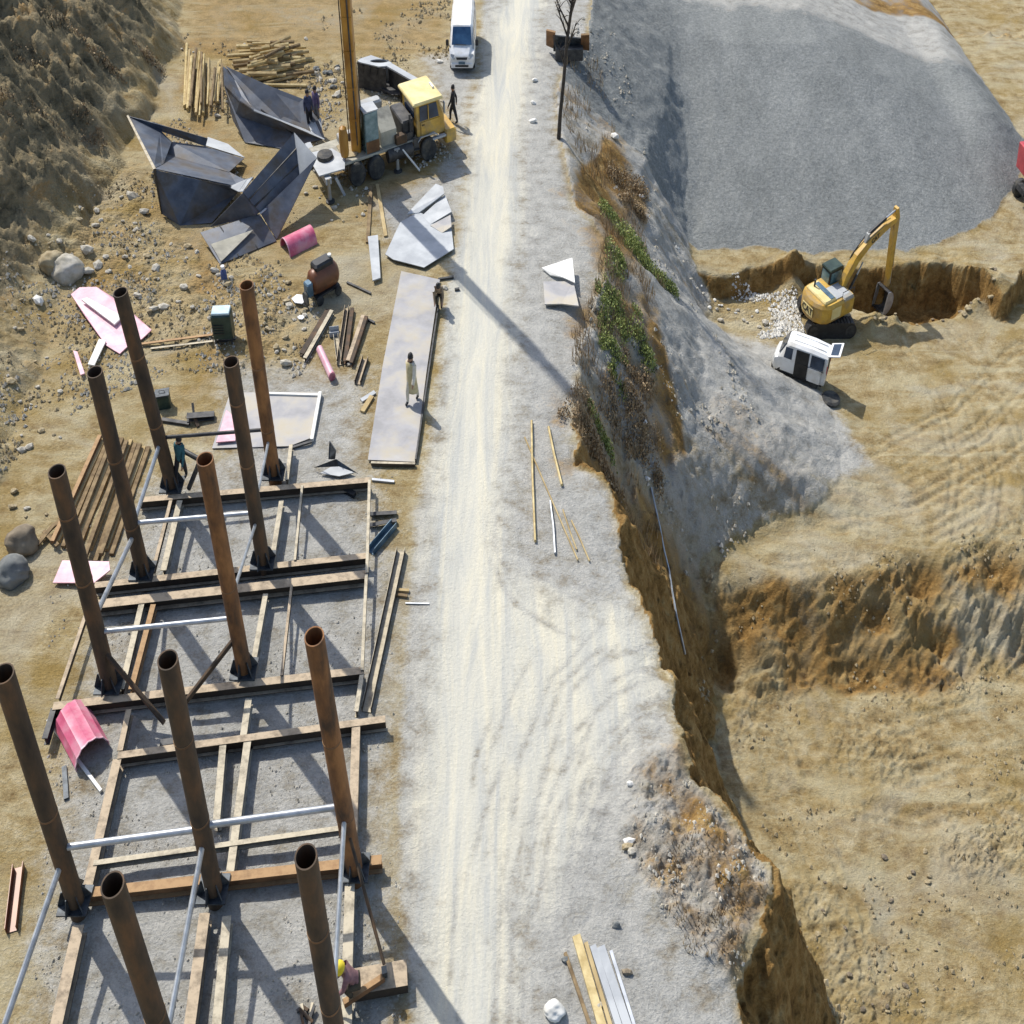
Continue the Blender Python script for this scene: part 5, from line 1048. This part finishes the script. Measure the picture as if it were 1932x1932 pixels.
    body = T.part('body', MB().add(V, Fc), 'skin', smooth=80); keys = ['skin', 'shirt', 'trousers', 'shoes']
    for k in keys[1:]: body.data.materials.append(MT[slots[k]])
    inds = []
    for p in Fc:
        c = sum((V[i] for i in p), Vector()) / len(p); best = (9, 'skin')
        for a, b, kd in seg:
            pa, pb = J[a][0], J[b][0]; d = pb - pa; t = max(0, min(1, (c - pa).dot(d) / max(d.length_squared, 1e-9))); q = (c - pa - d * t).length - .9 * (J[a][1] * (1 - t) + J[b][1] * t)
            if q < best[0]: best = (q, kd)
        inds.append(keys.index(best[1]))
    body.data.polygons.foreach_set('material_index', inds)
    cr_, jw = J['crown'][0], J['jaw'][0]; ax = (cr_ - jw).normalized()
    def cap(r0, z0, z1, mt, nm):
        c = cr_ - ax * .02; side = ax.orthogonal().normalized(); s2 = ax.cross(side); rs = []
        for i in range(5):
            a = i / 4 * math.pi / 2; rr = r0 * math.cos(a); h = z0 + (z1 - z0) * math.sin(a); rs.append([c + ax * h + (side * math.cos(2 * math.pi * k / 12) + s2 * math.sin(2 * math.pi * k / 12)) * max(rr, .004) + Vector((0, -.012, 0)) for k in range(12)])
        T.part(nm, MB().rings(rs), mt, smooth=60)
    if hat: cap(.165, -.02, .19, hat, 'helmet')
    else: cap(.128, -.03, .145, 'hair', 'hair')
    if robe:
        rs = []
        for z, rx, ry in ((1.48, .12, .10), (1.43, .23, .15), (1.25, .245, .175), (1.0, .235, .18), (.75, .255, .20), (.42, .275, .22)): rs.append([Vector((rx * math.cos(2 * math.pi * k / 16), ry * math.sin(2 * math.pi * k / 16), z)) for k in range(16)])
        T.part('robe', MB().rings(rs, (False, False)), robe, smooth=60)
        for n in ('l', 'r'): T.part('sleeve', MB().path([J['shoulder' + n][0], J['elbow' + n][0], J['wrist' + n][0]], [.10, .085, .07], 10), 'cream_cloth', smooth=60)
    return T
def at(px, py, z=0.0): return G(px, py, z)
person('person in a long tan robe standing on the long grey plate', at(779, 757, .12), math.radians(150), 'walk', 'cream_cloth', 'cream_cloth', robe='tan_cloth', scale=1.06)
person('person in black walking on the road beside the crane cab', at(856, 231, .03), math.radians(80), 'walk', 'black_cloth', 'black_cloth', scale=.98)
person('person in black jacket standing at the end of the blue hopper', at(586, 243, .40), math.radians(200), 'stand', 'navy_cloth', 'black_cloth', scale=1.0)
person('person in purple shirt and grey trousers beside the black jacketed one', at(600, 236, .40), math.radians(150), 'stand', 'purple_cloth', 'grey_cloth', scale=1.0)
person('person in teal shirt leaning at the far left column', at(342, 906, .45), math.radians(165), 'walk', 'teal_cloth', 'black_cloth', lean=math.radians(-10))
person('person with yellow helmet bending down behind the nearest right column', at(669, 1874, .45), math.radians(100), 'crouch', 'mauve_cloth', 'dark_brown_cloth', hat='yellow_helmet', scale=1.05)
person('person in brown clothes crouching at the corner of the long plate', at(829, 577, .03), math.radians(180), 'crouch', 'brown_cloth', 'dark_brown_cloth')

# ------------------------------------------------------------------ the bare tree, shrubs, stones
tb = GT(1054, 262); TREE = Thing('bare_tree', 'thin leafless tree standing at the road edge', 'tree', (tb.x, tb.y, tb.z - .1))
tr_rnd = random.Random(3)
tops = [Vector((0, 0, 0)), Vector((.05, -.1, 1.2)), Vector((.22, -.1, 2.8)), Vector((.35, 0, 4.4)), Vector((.62, .1, 6.0)), Vector((.85, .1, 7.6)), Vector((1.05, .2, 9.2)), Vector((1.1, .2, 10.6))]
TREE.part('trunk', MB().path(tops, [.13, .115, .105, .095, .085, .07, .05, .02], 8), 'bark', smooth=60)
for z0, dx, dy, ln in ((4.6, -.5, .1, 1.6), (5.6, .5, .2, 1.5), (6.3, -.6, .0, 2.2), (6.9, .7, .1, 2.4), (7.4, -.5, .3, 2.0), (7.9, .6, -.2, 2.2), (8.4, -.4, -.2, 1.8), (8.9, .5, .3, 1.6), (5.2, .2, -.4, 1.2), (7.0, -.1, .6, 1.8), (4.0, .5, .2, 1.3), (3.4, -.5, .1, 1.0), (5.0, -.7, .2, 1.9), (5.9, -.8, .1, 1.8), (6.1, .8, .1, 2.0), (6.6, .5, -.3, 1.7), (7.2, .8, .2, 2.2), (7.6, -.8, .1, 2.2), (8.1, -.7, .2, 2.0), (8.2, .8, .1, 1.9)):
    k = max(i for i in range(len(tops)) if tops[i].z <= z0); f = (z0 - tops[k].z) / (tops[k + 1].z - tops[k].z); s0 = tops[k].lerp(tops[k + 1], f)
    d = Vector((dx, dy, .9)).normalized(); p1 = s0 + d * ln * .5; p2 = p1 + (d + Vector((tr_rnd.uniform(-.3, .3), tr_rnd.uniform(-.3, .3), .3))).normalized() * ln * .5
    br = TREE.part('branch', MB().path([s0, p1, p2], [.06, .042, .02], 6), 'bark', smooth=60)
    for q in range(6):
        b0 = s0.lerp(p1, .5 + q / 4) if q < 2 else p1.lerp(p2, (q - 2) / 4); e = b0 + Vector((tr_rnd.uniform(-.5, .5), tr_rnd.uniform(-.4, .4), tr_rnd.uniform(.2, .6))); TREE.part('twig', MB().path([b0, b0.lerp(e, .5) + Vector((0, 0, .05)), e], [.024, .018, .01], 4), 'bark', br)
def shrub(name, label, px, py, rx, ry, rz_, n, leaf, mat, seed, group):
    r = random.Random(seed); g = GT(px, py); T = Thing(name, label, 'shrub', g, group=group)
    m = MB(); st = MB(); lob = [(Vector((r.uniform(-.9, .9) * rx, r.uniform(-.6, .6) * ry, 0)), r.uniform(.28, .55)) for _ in range(10)]
    for i in range(n):
        c, k = r.choice(lob); d = Vector((r.gauss(0, 1), r.gauss(0, 1), r.gauss(0, 1))).normalized() * (r.random() ** .4)
        x, y = c.x + d.x * rx * k, c.y + d.y * ry * k
        h = hmap(g.x + x, g.y + y) - g.z
        p = Vector((x, y, h + abs(d.z) * rz_ * k * 1.6 + .03)); a = Vector((r.uniform(-1, 1), r.uniform(-1, 1), r.uniform(-.2, .9))).normalized(); b = a.orthogonal().normalized(); b = Matrix.Rotation(r.uniform(0, 6.3), 3, a) @ b
        L = leaf * r.uniform(.6, 1.3); c2 = a.cross(b); m.add([p - b * L * .5, p + c2 * L * .28, p + b * L * .5, p - c2 * L * .28], [(0, 1, 2, 3)])
    for c, k in lob:
        h = hmap(g.x + c.x, g.y + c.y) - g.z; st.path([Vector((c.x, c.y, h - .05)), Vector((c.x + r.uniform(-.1, .1), c.y, h + rz_ * k))], [.025, .01], 5)
    T.part('foliage', m, mat, kind='stuff'); T.part('stems', st, 'bark', kind='stuff')
# quick height look-up for scattered things
_hx = np.linspace(-34, 48, 420); _hy = np.linspace(10, 96, 460); _HX, _HY = np.meshgrid(_hx, _hy); _HZ = terrain(_HX.ravel(), _HY.ravel()).reshape(_HX.shape)
def hmap(x, y):
    i = min(max(int((y - 10) / 86 * 459), 0), 458); j = min(max(int((x + 34) / 82 * 419), 0), 418); fy = (y - _hy[i]) / (_hy[i + 1] - _hy[i]); fx = (x - _hx[j]) / (_hx[j + 1] - _hx[j])
    return float((_HZ[i, j] * (1 - fx) + _HZ[i, j + 1] * fx) * (1 - fy) + (_HZ[i + 1, j] * (1 - fx) + _HZ[i + 1, j + 1] * fx) * fy)
GR, DR = 'green shrubs on the bank', 'dry shrubs on the bank'
for i, (px, py, rx, ry, rz_, n, mt, lb) in enumerate((
    (1165, 425, .9, 1.3, .9, 900, 'leaf', 'green shrub directly below the upper dry bush'), (1195, 475, 1.1, 1.4, 1.0, 1100, 'leaf', 'green shrub in the middle of the upper green patch'), (1232, 512, 1.2, 1.2, 1.1, 1300, 'leaf', 'bright green shrub at the lower right of the upper patch'),
    (1172, 505, .7, 1.6, .7, 700, 'leaf', 'narrow green shrub at the left of the upper patch'), (1146, 590, .5, 1.8, .6, 600, 'leaf', 'thin green strip of shrub along the bank edge'), (1185, 610, .9, 1.3, .7, 700, 'leaf', 'loose green shrub among grey stones'), (1200, 650, .9, 1.1, .8, 800, 'leaf', 'dark green shrub on the bank below the loose one'),
    (1160, 665, .6, 1.0, .6, 500, 'leaf', 'small yellowish green shrub beside the dark one'), (1165, 715, .4, .7, .4, 240, 'leaf', 'low green shrub near the small dry bushes'), (1134, 818, .6, .7, .6, 450, 'leaf', 'single green shrub low on the bank near the poles'),
    (1182, 350, 1.0, 1.3, 1.0, 900, 'dry_leaf', 'reddish brown dry bush at the top of the green patch'), (1195, 390, .7, .9, .7, 500, 'dry_leaf', 'dry bush between the reddish bush and the shrubs'), (1100, 770, .9, 1.2, .6, 600, 'dry_leaf', 'dry tan bush beside the boom shadow'), (1180, 780, .9, 1.5, .7, 700, 'dry_leaf', 'dry bush above the dark cut'),
    (1215, 850, .8, 1.6, .7, 700, 'dry_leaf', 'pinkish dry bush at the head of the cut'), (1205, 720, .7, 1.0, .6, 500, 'dry_leaf', 'dry pale bush beside the grey scree'), (1130, 860, .8, .9, .5, 450, 'dry_leaf', 'dry bush below the single green shrub'), (1150, 905, .6, .9, .5, 400, 'dry_leaf', 'dry bush nearest the cut edge'))):
    shrub('shrub' if mt == 'leaf' else 'dry_bush', lb, px, py, rx * 1.25, ry * .95, rz_ * .8, int(n * 1.9), .115, mt, 40 + i, GR if mt == 'leaf' else DR)
for i, (px, py, sz) in enumerate(((60, 120, 1.0), (130, 60, 1.0), (200, 130, .8), (95, 230, .8), (170, 250, .8), (280, 110, .7), (20, 200, .9))):
    shrub('dry_bush', ('dry brush on the dark hillside', 'tangled dry brush on the dark hillside')[0], px, py, sz * 1.2, sz, .5, 260, .14, 'dry_leaf' if i % 3 else 'leaf', 90 + i, 'dry brush on the hillside') if i % 3 else shrub('dry_bush', 'sparse dry brush low on the dark hillside', px, py, sz, sz * .8, .4, 160, .12, 'dry_leaf', 90 + i, 'sparse brush on the hillside')
def grass(name, label, n, poly, z, mat, seed, hgt=.5):
    r = np.random.RandomState(seed); xs = [p[0] for p in poly]; ys = [p[1] for p in poly]
    X = r.uniform(min(xs), max(xs), n * 4); Y = r.uniform(min(ys), max(ys), n * 4); k = inpoly(X, Y, poly) & (fbm(X * .03, Y * .03, 3, seed) > -.05); X, Y = X[k][:n], Y[k][:n]
    gx, gy = G(X, Y, z); h = terrain(gx, gy); m = MB()
    for a, b, c in zip(gx, gy, h):
        an = r.uniform(0, 6.3); L = hgt * r.uniform(.5, 1.3); dx, dy = math.cos(an) * .025, math.sin(an) * .025; lx, ly = r.uniform(-.35, .35) * L, r.uniform(-.35, .35) * L
        m.add([(a - dx, b - dy, c - .05), (a + dx, b + dy, c - .05), (a + lx, b + ly, c + L)], [(0, 1, 2)])
    me = bpy.data.meshes.new(name); me.from_pydata([draw(v) for v in m.v], [], m.f); me.materials.append(MT[mat]); o = bpy.data.objects.new(name, me); COL.objects.link(o); tag(o, label, 'grass', None, 'stuff')
grass('dry_grass', 'wisps of dry tan grass growing on the bank', 2800, [(1060, 150), (1120, 130), (1200, 330), (1260, 480), (1230, 560), (1235, 760), (1270, 900), (1180, 990), (1150, 930), (1080, 880), (1075, 700), (1120, 600), (1140, 450), (1060, 270)], -1.5, 'dry_leaf', 31)
grass('dry_grass', 'dry grass on the rough near bank', 420, [(1240, 1560), (1420, 1600), (1460, 1700), (1400, 1820), (1300, 1800), (1240, 1690)], .2, 'dry_leaf', 33, .2)
# stones
def rock_mesh(seed, mat):
    bm = bmesh.new(); bmesh.ops.create_icosphere(bm, subdivisions=1, radius=1.0); r = random.Random(seed)
    for v in bm.verts: v.co *= r.uniform(.72, 1.12); v.co.z *= .55; v.co.x *= .8
    me = bpy.data.meshes.new('rock'); bm.to_mesh(me); bm.free(); me.materials.append(MT[mat]); return me
RM = {k: [rock_mesh(i * 7 + h, k) for i in range(4)] for h, k in enumerate(('stone', 'stone_tan', 'stone_white', 'boulder', 'boulder_brown'))}
def rock(px, py, size, kind, label, group=None, name='rock', p=None):
    g = p if p is not None else GT(px, py); o = bpy.data.objects.new(name, rnd.choice(RM[kind])); COL.objects.link(o)
    o.location = draw((g.x, g.y, g.z + size * .28)); o.rotation_euler = (rnd.uniform(-.4, .4), rnd.uniform(-.4, .4), rnd.uniform(0, 6.3)); o.scale = (size * rnd.uniform(.8, 1.1),) * 3
    return tag(o, label, 'rock', group)
def big_rock(name, label, px, py, rx, mat, seed):
    bm = bmesh.new(); bmesh.ops.create_icosphere(bm, subdivisions=4, radius=1.0); g = GT(px, py); me = bpy.data.meshes.new(name)
    P = np.array([v.co[:] for v in bm.verts]); n1 = fbm(P[:, 0] * 1.3 + seed, P[:, 1] * 1.3 + P[:, 2] * 1.7, 5, seed)
    for v, k in zip(bm.verts, n1): v.co *= 1 + .30 * k; v.co = Vector((v.co.x * rx * SQ * 1.1, v.co.y * rx * .85, v.co.z * rx * .75))
    bm.to_mesh(me); bm.free(); me.materials.append(MT[mat]); me.polygons.foreach_set('use_smooth', [True] * len(me.polygons))
    o = bpy.data.objects.new(name, me); COL.objects.link(o); o.location = draw((g.x, g.y, g.z + rx * .3)); tag(o, label, 'boulder')
big_rock('boulder', 'blue grey rounded boulder at the left edge, nearer of two', 28, 1092, .62, 'boulder', 3)
big_rock('boulder', 'brown rounded boulder at the left edge, farther of two', 46, 1032, .62, 'boulder_brown', 5)
big_rock('boulder', 'pale jagged boulder above the big pink sheet', 130, 520, .8, 'stone', 8)
big_rock('boulder', 'broad tan boulder left of the pale jagged one', 100, 506, .6, 'stone_tan', 9)
big_rock('rock', 'yellowish pale stone at the bottom edge of the road', 1046, 1912, .28, 'stone_white', 12)
for px, py, s, k, lb in ((1009, 153, .2, 'stone_white', 'white stone on the road verge, farthest of three'), (1006, 198, .2, 'stone_white', 'white stone on the road verge, middle of three'), (1005, 232, .22, 'stone_white', 'white stone on the road verge, nearest of three'),
    (1159, 262, .38, 'stone_white', 'large white stone on the bank below the tree'), (1210, 375, .2, 'stone_white', 'white stone beside the reddish dry bush'), (1215, 797, .16, 'stone_white', 'white stone below the single green shrub'), (1221, 905, .2, 'stone_white', 'white stone at the head of the cut'),
    (1189, 1480, .12, 'stone_white', 'small white stone on the near road edge'), (1186, 1590, .16, 'stone_white', 'pale stone on top of the three by the near edge'), (1184, 1600, .18, 'stone_tan', 'brown stone in the middle of three by the near edge'), (1190, 1610, .16, 'stone', 'grey tan stone at the bottom of three by the near edge'),
    (1130, 1902, .14, 'stone', 'grey stone right of the bottom planks'), (1066, 1812, .14, 'boulder', 'dark stone left of the bottom planks'), (1183, 1836, .16, 'boulder_brown', 'brown stone right of the bottom planks'), (840, 545, .14, 'stone', 'grey stone at the corner of the long plate'),
    (660, 690, .16, 'stone', 'grey stone below the scrap heap'), (75, 572, .3, 'stone_white', 'pale flat stone left of the big pink sheet'), (830, 118, .22, 'stone_white', 'pale stone left of the delivery van front'), (540, 690, .3, 'stone', 'pale stone above the ground plate'), (1162, 1748, .14, 'boulder', 'dark grey stone on the near verge')):
    rock(px, py, s, k, lb)
def scatter(n, poly, kind, lo, hi, label, group, z=0.0, seed=1):
    r = random.Random(seed); xs = [p[0] for p in poly]; ys = [p[1] for p in poly]; c = 0
    while c < n:
        x, y = r.uniform(min(xs), max(xs)), r.uniform(min(ys), max(ys))
        if not inpoly(np.array([x]), np.array([y]), poly)[0]: continue
        g = G(x, y, z); g.z = hmap(g.x, g.y); rock(0, 0, lo + (hi - lo) * r.random() ** 2.2, kind if isinstance(kind, str) else r.choice(kind), label, group, p=g); c += 1
scatter(50, [(120, 400), (250, 310), (330, 440), (420, 520), (400, 690), (330, 620), (200, 560), (60, 520)], ('stone', 'stone', 'stone_tan'), .12, .34, 'pale rock among the rubble left of the hoppers', 'rubble rocks left of the hoppers', seed=5)
scatter(36, [(420, 520), (520, 510), (590, 560), (560, 680), (470, 690), (440, 600)], ('stone', 'stone', 'stone_tan'), .10, .24, 'rock in the rubble field left of the scrap heap', 'rubble rocks by the scrap heap', seed=6)
scatter(36, [(1265, 560), (1350, 570), (1500, 565), (1520, 630), (1440, 638), (1340, 605)], ('stone_white', 'stone', 'stone'), .10, .26, 'white rock in the stony patch left of the excavator', 'white rocks beside the excavator', -8.0, 7)
scatter(26, [(1820, 540), (1880, 540), (1890, 590), (1820, 600), (1700, 620), (1630, 625), (1640, 600)], ('stone_tan', 'boulder_brown'), .1, .3, 'brown clod of dug earth beside the trench', 'clods round the trench', -8.0, 8)
scatter(24, [(330, 90), (600, 60), (640, 190), (420, 230), (350, 215)], ('stone', 'stone_tan'), .08, .2, 'rock on the tan ground round the wood piles', 'rocks round the wood piles', seed=12)
scatter(24, [(590, 130), (680, 120), (680, 190), (600, 195)], ('stone', 'stone', 'boulder'), .12, .3, 'grey rubble rock left of the crane boom', 'grey rubble left of the crane', seed=14)
scatter(44, [(1540, 1640), (1760, 1600), (1800, 1900), (1620, 1930), (1540, 1780)], ('stone_tan', 'stone_tan', 'boulder_brown'), .06, .16, 'brown clod on the near pit floor', 'clods on the near pit floor', -10.2, 9)
scatter(34, [(0, 480), (110, 560), (110, 800), (80, 1000), (0, 1000)], ('stone', 'stone_tan', 'stone_tan'), .08, .22, 'rock scattered on the lower left slope', 'rocks on the lower left slope', .6, 10)
scatter(26, [(610, 300), (700, 370), (690, 440), (600, 430), (560, 330)], ('stone', 'stone_tan'), .08, .2, 'rock lying between the nearest hopper and the crane wheels', 'rocks between hopper and crane', seed=21)
# gravel and pebbles nobody could count
def pebbles(name, label, n, poly, z, lo, hi, mat, seed, dens=None):
    r = np.random.RandomState(seed); xs = [p[0] for p in poly]; ys = [p[1] for p in poly]
    X = r.uniform(min(xs), max(xs), n * 4); Y = r.uniform(min(ys), max(ys), n * 4); k = inpoly(X, Y, poly) & (fbm(X * .012, Y * .02, 4, seed + 60) + r.uniform(-.15, .15, n * 4) > .10); X, Y = X[k][:n], Y[k][:n]
    gx, gy = G(X, Y, z); gzv = terrain(gx, gy); m = len(gx)
    base = np.array([[1, 0, 0], [-1, 0, 0], [0, 1, 0], [0, -1, 0], [0, 0, .8], [0, 0, -.8]], float); fc = np.array([[0, 2, 4], [2, 1, 4], [1, 3, 4], [3, 0, 4], [2, 0, 5], [1, 2, 5], [3, 1, 5], [0, 3, 5]])
    a = r.uniform(0, 6.3, m); s = lo + (hi - lo) * r.rand(m) ** 3; j = r.uniform(.6, 1.2, (m, 6, 1)); v = base[None] * j * s[:, None, None]
    ca, sa = np.cos(a)[:, None], np.sin(a)[:, None]; vx = v[:, :, 0] * ca - v[:, :, 1] * sa + gx[:, None]; vy = v[:, :, 0] * sa + v[:, :, 1] * ca + gy[:, None]; vz = v[:, :, 2] + (gzv + s * .25)[:, None]
    co = np.stack([vx * SQ, vy, vz], -1).reshape(-1, 3); f = (fc[None] + (np.arange(m) * 6)[:, None, None]).reshape(-1, 3)
    me = bpy.data.meshes.new(name); me.from_pydata(co.tolist(), [], f.tolist()); me.materials.append(MT[mat]); o = bpy.data.objects.new(name, me); COL.objects.link(o); tag(o, label, 'gravel', None, 'stuff')
LEFT = [(60, 500), (240, 300), (335, 220), (600, 440), (640, 600), (560, 720), (330, 700), (100, 800), (0, 900), (0, 560)]
pebbles('rubble', 'fine pale rubble strewn left of the hoppers and frames', 3600, LEFT, 0, .03, .13, 'stone', 1); pebbles('rubble', 'fine tan rubble strewn left of the hoppers and frames', 3200, LEFT, 0, .03, .12, 'stone_tan', 2)
pebbles('rubble', 'grey rubble strewn round the crane and the trough', 1500, [(590, 120), (690, 110), (760, 190), (860, 300), (700, 380), (600, 330), (560, 260)], 0, .03, .15, 'stone', 23)
pebbles('rubble', 'fine pebbles strewn on the far tan ground', 2600, [(335, 60), (850, 0), (850, 110), (640, 200), (420, 240), (350, 220)], 0, .03, .14, 'stone_tan', 3)
pebbles('rubble', 'pale gravel of the stony patch by the excavator', 1800, [(1262, 548), (1500, 560), (1520, 640), (1440, 640), (1340, 605)], -8, .03, .14, 'stone_white', 4)
pebbles('rubble', 'small clods on the near pit floor', 900, [(1330, 1330), (1932, 1280), (1932, 1932), (1600, 1932), (1480, 1660)], -10.2, .02, .12, 'stone_tan', 5)
pebbles('rubble', 'fallen clods along the foot of the cut bank', 900, [(1290, 1250), (1340, 1100), (1390, 1100), (1340, 1300), (1330, 1420), (1420, 1560), (1520, 1740), (1600, 1932), (1540, 1932), (1440, 1640), (1310, 1420)], -10, .03, .2, 'stone_tan', 15)
pebbles('rubble', 'loose stones strewn on the bank right of the road', 1600, [(1060, 150), (1130, 120), (1230, 350), (1300, 500), (1400, 640), (1480, 800), (1400, 900), (1330, 960), (1220, 900), (1100, 760), (1140, 450), (1060, 270)], -4, .03, .16, 'stone', 18)
pebbles('rubble', 'fine stones along the road edges and the frames', 2600, [(100, 1000), (740, 900), (760, 1932), (60, 1932)], 0, .015, .06, 'stone', 7)
pebbles('rubble', 'stones on the rough near bank', 420, [(1200, 1480), (1300, 1460), (1440, 1620), (1450, 1700), (1390, 1850), (1300, 1800), (1190, 1620)], .2, .02, .10, 'stone', 8)
pebbles('rubble', 'stones on the excavated bench', 500, [(1380, 1060), (1932, 1040), (1932, 1300), (1400, 1340)], -9, .02, .12, 'stone_tan', 11)
